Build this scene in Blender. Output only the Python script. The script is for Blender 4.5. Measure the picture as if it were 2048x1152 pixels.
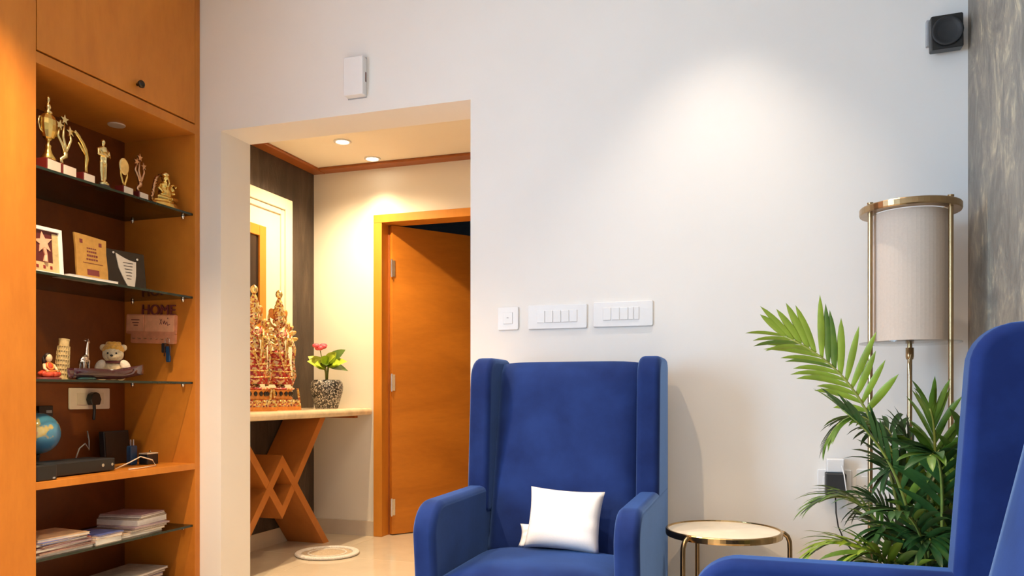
import bpy, bmesh, math, random
from mathutils import Vector, Matrix, Euler
PI = math.pi
R = math.radians
random.seed(7)
for o in list(bpy.data.objects): bpy.data.objects.remove(o, do_unlink=True)
SC = bpy.context.scene
COL = SC.collection

# ------------------------------------------------------------------ camera
cam = bpy.data.cameras.new('camera'); cam.sensor_width = 36; cam.lens = 1568/2048*36
cam.shift_y = 210/2048; cam.clip_start = .02
camo = bpy.data.objects.new('camera', cam); COL.objects.link(camo)
camo.location = (0, 0, .96); camo.rotation_euler = (R(90), 0, R(18.18))
SC.camera = camo
# ------------------------------------------------------------------ world, daylight, exposure
W = bpy.data.worlds.new('world'); SC.world = W; W.use_nodes = True
W.node_tree.nodes['Background'].inputs[0].default_value = (.72, .86, 1, 1)
W.node_tree.nodes['Background'].inputs[1].default_value = 1.0
SC.view_settings.view_transform = 'Standard'; SC.view_settings.look = 'None'
SC.view_settings.gamma = 1; SC.view_settings.use_curve_mapping = False
SC.view_settings.exposure = 0.30
def area_light(name, loc, rot, sx, sy, power, col):
    l = bpy.data.lights.new(name, 'AREA'); l.shape = 'RECTANGLE'; l.size = sx; l.size_y = sy
    l.energy = power; l.color = col
    o = bpy.data.objects.new(name, l); COL.objects.link(o); o.location = loc; o.rotation_euler = rot
    return o
# daylight entering by the window in the left-hand wall (out of frame, left of the cupboard)
area_light('window_daylight', (-2.70, .15, 1.5), (0, R(-90), 0), 1.7, 1.2, 185, (.46, .72, 1))

# ------------------------------------------------------------------ materials
MATS = {}
def new_mat(name):
    m = bpy.data.materials.new(name); m.use_nodes = True
    nt = m.node_tree; b = nt.nodes['Principled BSDF']; MATS[name] = m
    return m, nt, b
def coords(nt, scale):
    tc = nt.nodes.new('ShaderNodeTexCoord'); mp = nt.nodes.new('ShaderNodeMapping')
    mp.inputs['Scale'].default_value = scale
    nt.links.new(tc.outputs['Object'], mp.inputs['Vector']); return mp
def ramp(nt, stops, interp='LINEAR'):
    r = nt.nodes.new('ShaderNodeValToRGB'); r.color_ramp.interpolation = interp
    e = r.color_ramp.elements
    while len(e) < len(stops): e.new(.5)
    for k, (p, c) in enumerate(stops): e[k].position = p; e[k].color = (*c, 1)
    return r
def noise(nt, mp, scale, detail=4, rough=.55, dist=0):
    n = nt.nodes.new('ShaderNodeTexNoise'); n.inputs['Scale'].default_value = scale
    n.inputs['Detail'].default_value = detail; n.inputs['Roughness'].default_value = rough
    n.inputs['Distortion'].default_value = dist
    nt.links.new(mp.outputs[0], n.inputs['Vector']); return n
def bump(nt, b, src, strength, dist=.01):
    bp = nt.nodes.new('ShaderNodeBump'); bp.inputs['Strength'].default_value = strength
    bp.inputs['Distance'].default_value = dist
    nt.links.new(src, bp.inputs['Height']); nt.links.new(bp.outputs[0], b.inputs['Normal'])
def plain(name, c, rough=.5, metal=0, var=.06, nscale=30, spec=.5, coat=0, bmp=0, sheen=0):
    m, nt, b = new_mat(name)
    mp = coords(nt, (1, 1, 1)); n = noise(nt, mp, nscale)
    lo = tuple(max(0, x*(1-var)) for x in c); hi = tuple(min(1, x*(1+var)) for x in c)
    r = ramp(nt, [(.3, lo), (.7, hi)]); nt.links.new(n.outputs['Fac'], r.inputs[0])
    nt.links.new(r.outputs[0], b.inputs['Base Color'])
    b.inputs['Roughness'].default_value = rough; b.inputs['Metallic'].default_value = metal
    b.inputs['Specular IOR Level'].default_value = spec; b.inputs['Coat Weight'].default_value = coat
    b.inputs['Sheen Weight'].default_value = sheen
    if bmp: bump(nt, b, n.outputs['Fac'], bmp)
    return m
def wood(name, lo, hi, scale=(1, 1, 1), rough=.42, seed=0):
    m, nt, b = new_mat(name)
    mp = coords(nt, scale); mp.inputs['Location'].default_value = (seed, seed*.7, 0)
    n = noise(nt, mp, 3.2, 5, .6, .8)
    w = nt.nodes.new('ShaderNodeTexNoise'); w.inputs['Scale'].default_value = 40; w.inputs['Detail'].default_value = 3
    nt.links.new(mp.outputs[0], w.inputs['Vector'])
    mx = nt.nodes.new('ShaderNodeMath'); mx.operation = 'MULTIPLY_ADD'; mx.inputs[1].default_value = .25
    nt.links.new(w.outputs['Fac'], mx.inputs[0]); nt.links.new(n.outputs['Fac'], mx.inputs[2])
    r = ramp(nt, [(.42, lo), (.82, hi)]); nt.links.new(mx.outputs[0], r.inputs[0])
    nt.links.new(r.outputs[0], b.inputs['Base Color']); b.inputs['Roughness'].default_value = rough
    b.inputs['Specular IOR Level'].default_value = .35
    return m
def cells(name, cols, scale, rough=.4, metal=0, bmp=.4):
    m, nt, b = new_mat(name)
    mp = coords(nt, (1, 1, 1)); v = nt.nodes.new('ShaderNodeTexVoronoi'); v.inputs['Scale'].default_value = scale
    nt.links.new(mp.outputs[0], v.inputs['Vector'])
    sep = nt.nodes.new('ShaderNodeSeparateColor'); nt.links.new(v.outputs['Color'], sep.inputs[0])
    r = ramp(nt, [(k/len(cols), c) for k, c in enumerate(cols)], 'CONSTANT')
    nt.links.new(sep.outputs[0], r.inputs[0]); nt.links.new(r.outputs[0], b.inputs['Base Color'])
    b.inputs['Roughness'].default_value = rough; b.inputs['Metallic'].default_value = metal
    if bmp: bump(nt, b, v.outputs['Distance'], bmp, .004)
    return m
def clear(name, tint, refl=.5, rough=.02):
    m = bpy.data.materials.new(name); m.use_nodes = True; nt = m.node_tree; MATS[name] = m
    nt.nodes.clear(); out = nt.nodes.new('ShaderNodeOutputMaterial')
    t = nt.nodes.new('ShaderNodeBsdfTransparent'); t.inputs[0].default_value = (*tint, 1)
    g = nt.nodes.new('ShaderNodeBsdfGlossy'); g.inputs['Roughness'].default_value = rough
    f = nt.nodes.new('ShaderNodeFresnel'); f.inputs['IOR'].default_value = 1.5
    k = nt.nodes.new('ShaderNodeMath'); k.operation = 'MULTIPLY'; k.inputs[1].default_value = refl
    mx = nt.nodes.new('ShaderNodeMixShader')
    nt.links.new(f.outputs[0], k.inputs[0]); nt.links.new(k.outputs[0], mx.inputs[0])
    nt.links.new(t.outputs[0], mx.inputs[1]); nt.links.new(g.outputs[0], mx.inputs[2])
    nt.links.new(mx.outputs[0], out.inputs[0]); return m
def glow(name, c, s):
    m, nt, b = new_mat(name); b.inputs['Emission Color'].default_value = (*c, 1)
    b.inputs['Emission Strength'].default_value = s; b.inputs['Base Color'].default_value = (*c, 1); return m

plain('wall_paint', (.80, .785, .765), .75, var=.015, nscale=3, bmp=.02)
plain('ceiling_paint', (.80, .775, .74), .8, var=.015, nscale=3)
plain('hall_paint', (.82, .765, .66), .7, var=.015, nscale=3, bmp=.02)
plain('unlit_room_shade', (.11, .14, .18), .8)  # darkness of the unlit room put into its wall and ceiling colour
plain('cream_panel', (.80, .72, .55), .45, var=.02)
plain('floor_tile', (.70, .60, .46), .10, var=.05, nscale=6, spec=.5)
plain('grout', (.45, .38, .30), .8)
plain('baseboard_tile', (.62, .53, .42), .15, var=.05, nscale=6)
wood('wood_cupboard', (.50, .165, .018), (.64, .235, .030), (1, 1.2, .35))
wood('wood_case_shaded', (.15, .038, .007), (.21, .056, .009), (.4, 1.2, 1.2), seed=3)  # shade inside the niche put into this darker copy of the wood
wood('wood_side', (.46, .150, .018), (.58, .21, .026), (.5, 1.2, .5), seed=4)
wood('wood_door', (.46, .150, .014), (.62, .215, .022), (.35, .6, 1.3), seed=5)
wood('wood_frame', (.58, .21, .022), (.68, .26, .032), (1, 1, .3), seed=2)
wood('wood_trim', (.26, .075, .015), (.34, .10, .02), (.4, .4, 1), seed=8)
wood('wood_console', (.42, .14, .025), (.54, .19, .035), (1, .6, .6), seed=9)
m, nt, b = new_mat('dark_plaster')
mp = coords(nt, (6, 6, 1.1)); n = noise(nt, mp, 1.6, 8, .65, .6)
r = ramp(nt, [(.3, (.030, .019, .013)), (.55, (.066, .044, .030)), (.8, (.14, .098, .066))])
nt.links.new(n.outputs['Fac'], r.inputs[0]); nt.links.new(r.outputs[0], b.inputs['Base Color'])
b.inputs['Roughness'].default_value = .55; bump(nt, b, n.outputs['Fac'], .55, .03)
m, nt, b = new_mat('taupe_wallpaper')
mp = coords(nt, (6, 6, 3.6)); n = noise(nt, mp, 1.0, 9, .62, 1.8)
r = ramp(nt, [(.34, (.20, .175, .145)), (.50, (.27, .24, .20)), (.60, (.36, .31, .24)), (.70, (.58, .50, .35))])
mp2 = coords(nt, (22, 22, 9)); n2 = noise(nt, mp2, 1.0, 8, .7, 2.5)
mx = nt.nodes.new('ShaderNodeMath'); mx.operation = 'MULTIPLY_ADD'; mx.inputs[1].default_value = .55
sb = nt.nodes.new('ShaderNodeMath'); sb.operation = 'SUBTRACT'; sb.inputs[1].default_value = .5
nt.links.new(n2.outputs['Fac'], sb.inputs[0]); nt.links.new(sb.outputs[0], mx.inputs[0]); nt.links.new(n.outputs['Fac'], mx.inputs[2])
nt.links.new(mx.outputs[0], r.inputs[0]); nt.links.new(r.outputs[0], b.inputs['Base Color'])
b.inputs['Roughness'].default_value = .5; bump(nt, b, mx.outputs[0], .6, .02)
m, nt, b = new_mat('blue_velvet')
mp = coords(nt, (1, 1, 1)); n = noise(nt, mp, 5, 5, .6)
r = ramp(nt, [(.35, (.006, .016, .088)), (.65, (.011, .030, .142))])
nt.links.new(n.outputs['Fac'], r.inputs[0]); nt.links.new(r.outputs[0], b.inputs['Base Color'])
b.inputs['Roughness'].default_value = .8; b.inputs['Specular IOR Level'].default_value = .1
b.inputs['Sheen Weight'].default_value = .55; b.inputs['Sheen Roughness'].default_value = .35
b.inputs['Sheen Tint'].default_value = (.25, .48, 1, 1)
n2 = noise(nt, mp, 400, 2); bump(nt, b, n2.outputs['Fac'], .05, .002)
plain('white_cotton', (.76, .77, .80), .85, var=.02, nscale=200, bmp=.05, sheen=.2)
plain('dark_leg', (.03, .02, .015), .4)
plain('brass', (.62, .42, .19), .24, 1, .08, 20)
plain('antique_brass', (.40, .27, .14), .28, 1, .08, 20)
plain('table_marble', (.88, .80, .66), .38, var=.07, nscale=9)
plain('console_marble', (.82, .66, .44), .15, var=.14, nscale=14)
plain('shade_fabric', (.60, .50, .42), .9, var=.03, nscale=150)
plain('gold', (.78, .55, .16), .24, 1, .12, 60)
plain('pale_gold', (.82, .66, .30), .26, 1, .12, 60)
plain('rose_gold', (.62, .36, .20), .3, 1, .12, 60)
plain('silver', (.62, .56, .50), .25, 1, .1, 60)
plain('red_base', (.13, .015, .012), .25)
plain('black_plastic', (.012, .012, .013), .35)
plain('soft_black', (.018, .020, .024), .55)
plain('grey_plastic', (.35, .36, .38), .45)
plain('navy_plastic', (.012, .045, .12), .4)
plain('white_plastic', (.80, .81, .83), .35, var=.01)
plain('cream_plastic', (.72, .62, .48), .4, var=.02)
plain('plate_cream', (.80, .70, .58), .4, var=.04)
plain('white_paper', (.80, .78, .72), .7, var=.05, nscale=80)
plain('page_edge', (.62, .54, .44), .8, var=.2, nscale=160)
plain('ink', (.03, .02, .02), .7)
plain('red_ink', (.25, .02, .02), .7)
plain('chrome', (.70, .69, .67), .25, 1, .05)
plain('dark_knob', (.05, .04, .03), .35, .8)
clear('glass_sheet', (.86, .90, .86), .9)
clear('acrylic', (.95, .95, .94), .6)
plain('glass_edge', (.012, .026, .020), .2)
clear('window_glass', (.97, .98, .98), .5)
m, nt, b = new_mat('leaf_green')
mp = coords(nt, (1, 1, 1)); n = noise(nt, mp, 9, 3)
r = ramp(nt, [(.3, (.028, .085, .010)), (.55, (.080, .15, .014)), (.8, (.16, .23, .03))])
nt.links.new(n.outputs['Fac'], r.inputs[0]); nt.links.new(r.outputs[0], b.inputs['Base Color'])
b.inputs['Roughness'].default_value = .38; b.inputs['Transmission Weight'].default_value = 0
plain('leaf_bright', (.17, .25, .018), .4, var=.25, nscale=12)
plain('leaf_dark', (.022, .068, .014), .4, var=.35, nscale=14)
plain('stem_green', (.22, .26, .05), .5, var=.2)
plain('leaf_lime', (.42, .55, .04), .45, var=.2, nscale=20)
plain('petal_pink', (.80, .10, .14), .5, var=.2, nscale=40)
plain('soil', (.03, .02, .012), .95, bmp=.5)
plain('pot_white', (.7, .69, .66), .4)
cells('pot_speckle', [(.012, .012, .012), (.36, .34, .31), (.03, .028, .026), (.55, .52, .47), (.02, .018, .016), (.13, .12, .11)], 150, .3)
cells('idol_paint', [(.78, .52, .14), (.50, .07, .04), (.86, .74, .44), (.20, .03, .03), (.80, .58, .2), (.36, .40, .12), (.70, .26, .10), (.84, .66, .30), (.80, .60, .46)], 110, .32, .25)
cells('idol_gold', [(.80, .56, .15), (.84, .70, .36), (.62, .32, .06), (.82, .60, .2), (.42, .10, .04)], 110, .28, .35)
cells('idol_red', [(.55, .05, .03), (.75, .42, .12), (.62, .08, .05), (.80, .6, .3), (.35, .03, .04)], 100, .35, .15)
plain('idol_orange', (.75, .28, .05), .35, .2, .2, 60)
plain('bear_fur', (.72, .56, .34), .95, var=.15, nscale=90, bmp=.6, sheen=.4)
plain('bear_hat', (.72, .36, .05), .95, var=.2, nscale=90, bmp=.6, sheen=.3)
plain('bear_white', (.78, .68, .56), .95, var=.1, nscale=90, bmp=.5)
plain('dish_glaze', (.045, .012, .018), .08, var=.4, nscale=12, coat=.6)
plain('dish_teal', (.012, .05, .045), .08, var=.3, nscale=12, coat=.6)
plain('tower_stone', (.55, .42, .20), .6, var=.2, nscale=60)
plain('tower_shadow', (.16, .10, .05), .7)
plain('skin_cream', (.75, .58, .36), .5)
plain('sari_red', (.62, .07, .03), .5, var=.35, nscale=60)
plain('hair_dark', (.02, .012, .010), .5)
plain('pink_board', (.74, .30, .16), .5, var=.12, nscale=30)
plain('pink_board_light', (.86, .42, .24), .5, var=.1, nscale=30)
plain('maroon', (.16, .03, .03), .5)
plain('plaque_gold', (.62, .36, .10), .35, .5, .1, 40)
plain('plaque_black', (.022, .018, .016), .2)
plain('plaque_silver', (.62, .59, .54), .35, .3, .05)
plain('photo_maroon', (.10, .015, .015), .4)
plain('photo_pink', (.78, .42, .28), .4, var=.15)
plain('photo_peach', (.74, .48, .24), .5, var=.1)
m, nt, b = new_mat('globe_map')
mp = coords(nt, (1, 1, 1)); n = noise(nt, mp, 11, 3, .5)
r = ramp(nt, [(.0, (.10, .33, .62)), (.50, (.13, .42, .72)), (.53, (.80, .62, .22)), (.60, (.84, .74, .40)), (.66, (.80, .40, .28))], 'LINEAR')
nt.links.new(n.outputs['Fac'], r.inputs[0]); nt.links.new(r.outputs[0], b.inputs['Base Color'])
b.inputs['Roughness'].default_value = .12
MAG = []
for k, c in enumerate([(.55, .50, .44), (.40, .10, .08), (.10, .14, .40), (.62, .56, .46), (.16, .24, .10), (.34, .24, .30), (.60, .42, .26), (.12, .09, .08), (.50, .30, .24), (.66, .60, .50)]):
    plain('cover_%d' % k, c, .35, var=.3, nscale=25); MAG.append('cover_%d' % k)
plain('rug_white', (.80, .77, .72), .95, var=.12, nscale=90, bmp=.8)
plain('rug_tan', (.62, .50, .36), .95, var=.15, nscale=90, bmp=.8)
glow('lamp_lens', (1, .90, .70), 14)
glow('green_led', (.05, 1, .35), 2.5)
plain('niche_lens', (.62, .50, .42), .4)

# ------------------------------------------------------------------ mesh helpers
class MB:
    def __init__(s): s.bm = bmesh.new()
    def box(s, x0, x1, y0, y1, z0, z1, mat=None):
        vs = [s.bm.verts.new(p) for p in ((x0,y0,z0),(x1,y0,z0),(x1,y1,z0),(x0,y1,z0),(x0,y0,z1),(x1,y0,z1),(x1,y1,z1),(x0,y1,z1))]
        if mat is not None:
            for v in vs: v.co = mat @ v.co
        fs = [s.bm.faces.new([vs[i] for i in f]) for f in ((3,2,1,0),(4,5,6,7),(0,1,5,4),(1,2,6,5),(2,3,7,6),(3,0,4,7))]
        return fs
    def cbox(s, c, size, rot=(0, 0, 0)):
        M = Matrix.Translation(c) @ Euler(rot).to_matrix().to_4x4()
        a, b_, d = size[0]/2, size[1]/2, size[2]/2
        return s.box(-a, a, -b_, b_, -d, d, M)
    def tube(s, pts, rad, seg=8, caps=True):
        pts = [Vector(p) for p in pts]; n = len(pts)
        rs = rad if isinstance(rad, (list, tuple)) else [rad]*n
        up = None; rings = []
        for i, p in enumerate(pts):
            t = (pts[min(i+1, n-1)] - pts[max(i-1, 0)]).normalized()
            if up is None:
                up = Vector((0, 0, 1)) if abs(t.z) < .9 else Vector((1, 0, 0))
            a = t.cross(up)
            if a.length < 1e-5: a = t.orthogonal()
            a.normalize(); c = a.cross(t).normalized(); up = c
            rings.append([s.bm.verts.new(p + (a*math.cos(2*PI*k/seg) + c*math.sin(2*PI*k/seg))*rs[i]) for k in range(seg)])
        for i in range(n-1):
            for k in range(seg):
                s.bm.faces.new((rings[i][k], rings[i][(k+1) % seg], rings[i+1][(k+1) % seg], rings[i+1][k]))
        if caps:
            s.bm.faces.new(rings[0][::-1]); s.bm.faces.new(rings[-1])
    def lathe(s, prof, seg=24, c=(0, 0, 0), M=None, sx=1, sy=1, closed=False):
        rings = []
        for r_, z in prof:
            ring = []
            for k in range(seg):
                p = Vector((r_*sx*math.cos(2*PI*k/seg), r_*sy*math.sin(2*PI*k/seg), z))
                if M is not None: p = M @ p
                ring.append(s.bm.verts.new(p + Vector(c)))
            rings.append(ring)
        for i in range(len(rings)-1):
            for k in range(seg):
                s.bm.faces.new((rings[i][k], rings[i][(k+1) % seg], rings[i+1][(k+1) % seg], rings[i+1][k]))
        if closed:
            for k in range(seg): s.bm.faces.new((rings[-1][k], rings[-1][(k+1) % seg], rings[0][(k+1) % seg], rings[0][k]))
        else:
            s.bm.faces.new(rings[0][::-1]); s.bm.faces.new(rings[-1])
    def ell(s, c, rad, u=16, v=10, rot=(0, 0, 0)):
        M = Matrix.Translation(c) @ Euler(rot).to_matrix().to_4x4() @ Matrix.Diagonal((*rad, 1))
        bmesh.ops.create_uvsphere(s.bm, u_segments=u, v_segments=v, radius=1, matrix=M)
    def ring(s, c, R_, r_, seg=32, tseg=8, rot=(0, 0, 0), sz=1):
        M = Matrix.Translation(c) @ Euler(rot).to_matrix().to_4x4(); g = []
        for k in range(seg):
            a = 2*PI*k/seg
            g.append([s.bm.verts.new(M @ Vector(((R_ + r_*math.cos(2*PI*j/tseg))*math.cos(a), (R_ + r_*math.cos(2*PI*j/tseg))*math.sin(a), r_*sz*math.sin(2*PI*j/tseg)))) for j in range(tseg)])
        for k in range(seg):
            for j in range(tseg):
                s.bm.faces.new((g[k][j], g[(k+1) % seg][j], g[(k+1) % seg][(j+1) % tseg], g[k][(j+1) % tseg]))
    def prism(s, poly, lo, hi, axis='y', M=None):
        def P(u, v, w):
            p = {'y': (u, w, v), 'x': (w, u, v), 'z': (u, v, w)}[axis]
            p = Vector(p); return M @ p if M is not None else p
        a = [s.bm.verts.new(P(u, v, lo)) for u, v in poly]; c = [s.bm.verts.new(P(u, v, hi)) for u, v in poly]
        n = len(poly)
        s.bm.faces.new(a); s.bm.faces.new(c[::-1])
        for i in range(n): s.bm.faces.new((a[i], c[i], c[(i+1) % n], a[(i+1) % n]))
    def build(s, name, mat, parent=None, smooth=False, bevel=0, bseg=3, sub=0, remesh=0, loc=None, rot=None, label=None):
        bmesh.ops.recalc_face_normals(s.bm, faces=s.bm.faces[:])
        me = bpy.data.meshes.new(name); s.bm.to_mesh(me); s.bm.free()
        mats = mat if isinstance(mat, (list, tuple)) else [mat]
        for q in mats: me.materials.append(MATS[q])
        if smooth:
            for p in me.polygons: p.use_smooth = True
        return link(name, me, parent, bevel, bseg, sub, remesh, loc, rot, label, smooth)
def link(name, me, parent=None, bevel=0, bseg=3, sub=0, remesh=0, loc=None, rot=None, label=None, smooth=False):
    o = bpy.data.objects.new(name, me); COL.objects.link(o)
    if parent is not None: o.parent = parent
    if loc: o.location = loc
    if rot: o.rotation_euler = rot
    if remesh:
        q = o.modifiers.new('remesh', 'REMESH'); q.mode = 'VOXEL'; q.voxel_size = remesh; q.use_smooth_shade = True
        q = o.modifiers.new('smooth', 'SMOOTH'); q.factor = .5; q.iterations = 4
    if bevel:
        q = o.modifiers.new('bevel', 'BEVEL'); q.width = bevel; q.segments = bseg; q.limit_method = 'ANGLE'; q.angle_limit = R(40)
        if bseg > 1:
            for p in me.polygons: p.use_smooth = True
            q.harden_normals = True
    if sub:
        q = o.modifiers.new('subdivision', 'SUBSURF'); q.levels = sub; q.render_levels = sub
    if label: o['label'] = label
    return o
def thing(name, label, cat, loc=(0, 0, 0), rotz=0, group=None, rot=None):
    o = bpy.data.objects.new(name, None); COL.objects.link(o); o.empty_display_size = .05
    o.location = loc; o.rotation_euler = rot if rot else (0, 0, rotz)
    return tag(o, label, cat, group)
def tag(o, label, cat, group=None):
    o['label'] = label; o['category'] = cat
    if group: o['group'] = group
    return o
def struct(o, label=None, cat=None):
    o['kind'] = 'structure'
    if label: o['label'] = label
    if cat: o['category'] = cat
    return o
def sbox(name, mat, x0, x1, y0, y1, z0, z1, label, cat, parent=None):
    m = MB(); m.box(x0, x1, y0, y1, z0, z1)
    o = m.build(name, mat, parent)
    return struct(o, label, cat) if parent is None else o
def bx(name, mat, parent, x0, x1, y0, y1, z0, z1, bevel=0, bseg=2, **k):
    m = MB(); m.box(x0, x1, y0, y1, z0, z1); return m.build(name, mat, parent, bevel=bevel, bseg=bseg, **k)
def text_mesh(name, body, size, depth, mat, parent, loc, rot):
    cu = bpy.data.curves.new(name, 'FONT'); cu.body = body; cu.size = size; cu.extrude = depth
    cu.align_x = 'CENTER'
    tmp = bpy.data.objects.new(name + '_tmp', cu); COL.objects.link(tmp)
    dg = bpy.context.evaluated_depsgraph_get(); dg.update()
    me = bpy.data.meshes.new_from_object(tmp.evaluated_get(dg)); bpy.data.objects.remove(tmp, do_unlink=True)
    me.name = name; me.materials.clear(); me.materials.append(MATS[mat])
    return link(name, me, parent, loc=loc, rot=rot)
def rrect(x0, x1, z0, z1, r, n=6, corners=(1, 1, 1, 1)):
    # corner order: lower-left, lower-right, upper-right, upper-left
    out = []
    for k, (cx, cz, a0) in enumerate(((x0+r, z0+r, PI), (x1-r, z0+r, 1.5*PI), (x1-r, z1-r, 0), (x0+r, z1-r, .5*PI))):
        if corners[k]:
            out += [(cx + r*math.cos(a0 + .5*PI*i/n), cz + r*math.sin(a0 + .5*PI*i/n)) for i in range(n+1)]
        else:
            out.append([(x0, z0), (x1, z0), (x1, z1), (x0, z1)][k])
    return out

# ================================================================== THE ROOM
YW, YW2, YH = 3.10, 3.32, 4.71            # main wall front, main wall back, hall end wall
XL, XD, XR = -2.59, -2.985, .659          # built-in front plane, dark hall wall, right wall
CZ, HZ = 2.92, 2.48                       # room ceiling, hall ceiling
OX0, OX1, OZ = -2.47, -1.203, 2.203       # wall opening to the hall
HX1 = -.45
fl = sbox('floor', 'grout', -3.3, XR+.1, -2.0, 6.4, -.06, -.012, 'beige polished tile floor running through room and hall', 'floor')
tm = MB(); tm.box(.0015, .7985, .0015, .7985, -.012, 0)
t0 = tm.build('tile', 'floor_tile', fl, bevel=.001, bseg=1)
first = True
for i in range(5):
    for j in range(11):
        o = t0 if first else t0.copy()
        if not first: COL.objects.link(o)
        first = False
        o.location = (-3.27 + .8*i - .02, -2.0 + .8*j - .35, 0)
m = MB()
m.box(XL-.5, OX0, YW, YW2, 0, CZ); m.box(OX1, XR+.12, YW, YW2, 0, CZ); m.box(OX0, OX1, YW, YW2, OZ, CZ)
struct(m.build('wall_back', 'wall_paint'), 'off-white painted wall with opening to the hall', 'wall')
struct_r = sbox('wall_right', 'taupe_wallpaper', XR, XR+.12, -2.0, YW, 0, CZ, 'taupe textured wall with gold streaks on the right', 'wall')
sbox('ceiling', 'ceiling_paint', -3.2, XR+.12, -2.0, YW2, CZ, CZ+.1, 'white ceiling of the main room', 'ceiling')
# left wall with window opening
m = MB(); m.box(-2.72, XL, -2.0, -.45, 0, CZ); m.box(-2.72, XL, .75, 1.55, 0, CZ)
m.box(-2.72, XL, -.45, .75, 0, .6); m.box(-2.72, XL, -.45, .75, 2.4, CZ)
struct(m.build('wall_left', 'wall_paint'), 'off-white wall with a window left of the cupboard', 'wall')
w = thing('window_1', 'white framed window in the left wall', 'window', (-2.655, .15, .6)); struct(w)
m = MB(); m.box(-.03, .03, -.6, -.55, 0, 1.8); m.box(-.03, .03, .55, .6, 0, 1.8); m.box(-.03, .03, -.55, .55, 0, .05)
m.box(-.03, .03, -.55, .55, 1.75, 1.8); m.box(-.025, .025, -.02, .02, .05, 1.75); m.build('window_frame', 'white_plastic', w)
for s in (-1, 1): bx('pane', 'window_glass', w, -.003, .003, min(s*.02, s*.55), max(s*.02, s*.55), .05, 1.75)
sbox('wall_rear', 'wall_paint', -3.2, XR+.12, -2.12, -2.0, 0, CZ, 'off-white wall behind the camera', 'wall')
# hall
m = MB(); m.box(XD-.1, XD, YW2, YH, 0, HZ+.05); struct(m.build('wall_hall_left', 'dark_plaster'), 'dark brown textured plaster wall of the hall', 'wall')
DX0, DX1, DZ = -2.455, -1.62, 2.095       # door opening in the end wall
m = MB(); m.box(XD-.1, DX0-.06, YH, YH+.12, 0, HZ+.05); m.box(DX1+.06, HX1+.1, YH, YH+.12, 0, HZ+.05); m.box(DX0-.06, DX1+.06, YH, YH+.12, DZ+.055, HZ+.05)
struct(m.build('wall_hall_back', 'hall_paint'), 'cream end wall of the hall around the wooden door', 'wall')
sbox('wall_hall_right', 'hall_paint', HX1, HX1+.1, YW2, YH, 0, HZ+.05, 'cream wall on the right side of the hall', 'wall')
sbox('ceiling_hall', 'hall_paint', XD-.1, HX1+.1, YW2, YH, HZ, HZ+.08, 'cream hall ceiling with recessed downlights', 'ceiling')
m = MB(); m.box(XD, XD+.095, YW2, YH, HZ-.018, HZ); m.box(XD+.095, HX1, YH-.095, YH, HZ-.018, HZ)
struct(m.build('trim_1', 'wood_trim', bevel=.004, bseg=1), 'brown wooden border along the hall ceiling edge', 'trim')
sbox('baseboard_hall', 'baseboard_tile', XD+.001, DX0-.06, YH-.012, YH, 0, .10, 'beige tile skirting below the cream hall wall', 'baseboard')
sbox('baseboard_dark', 'baseboard_tile', XD, XD+.012, YW2, YH-.012, 0, .10, 'beige tile skirting below the dark plaster wall', 'baseboard')
# unlit room beyond the door
sbox('wall_bedroom_back', 'unlit_room_shade', -3.3, HX1+.1, 6.3, 6.4, 0, HZ+.05, 'dark wall of the unlit room beyond the door', 'wall')
sbox('wall_bedroom_left', 'unlit_room_shade', -3.3, -3.2, YH+.12, 6.3, 0, HZ+.05, 'dark side wall of the unlit room, behind the door leaf', 'wall')
sbox('wall_bedroom_right', 'unlit_room_shade', HX1, HX1+.1, YH+.12, 6.3, 0, HZ+.05, 'dark side wall of the unlit room, far from the hinges', 'wall')
sbox('ceiling_bedroom', 'unlit_room_shade', -3.3, HX1+.1, YH+.12, 6.4, HZ+.05, HZ+.1, 'dark ceiling of the unlit room beyond the door', 'ceiling')
# door
d = thing('door_1', 'orange wooden door standing ajar in its frame at the hall end', 'door', (DX0, YH, 0)); struct(d)
DW = DX1-DX0
bx('frame_jamb', 'wood_frame', d, -.062, 0, -.018, .125, 0, DZ, .003)
bx('frame_jamb', 'wood_frame', d, DW, DW+.062, -.018, .125, 0, DZ, .003)
bx('frame_head', 'wood_frame', d, -.062, DW+.062, -.018, .125, DZ, DZ+.055, .003)
bx('door_stop', 'wood_trim', d, 0, .012, .075, .125, 0, DZ)
leaf = bx('door_leaf', 'wood_door', d, 0, .80, -.019, .019, .006, DZ-.004, .002, rot=(0, 0, R(53)), loc=(.022, .07, 0))
for z in (.19, 1.03, 1.80):
    h = MB(); h.lathe([(.006, -.06), (.006, .06)], 10, (-.004, -.026, z)); h.box(-.004, .022, -.0235, -.019, z-.055, z+.055)
    h.box(-.012, -.004, -.024, -.019, z-.055, z+.055)
    h.build('hinge', 'chrome', leaf)
h = MB(); h.lathe([(.024, 0), (.024, .008)], 20, (0, 0, 0), Matrix.Translation((.735, -.019, 1.02)) @ Matrix.Rotation(R(90), 4, 'X'))
h.tube([(.735, -.025, 1.02), (.735, -.055, 1.02), (.725, -.062, 1.02), (.655, -.062, 1.02)], .008, 10); h.build('door_handle', 'chrome', leaf, smooth=True)

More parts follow.
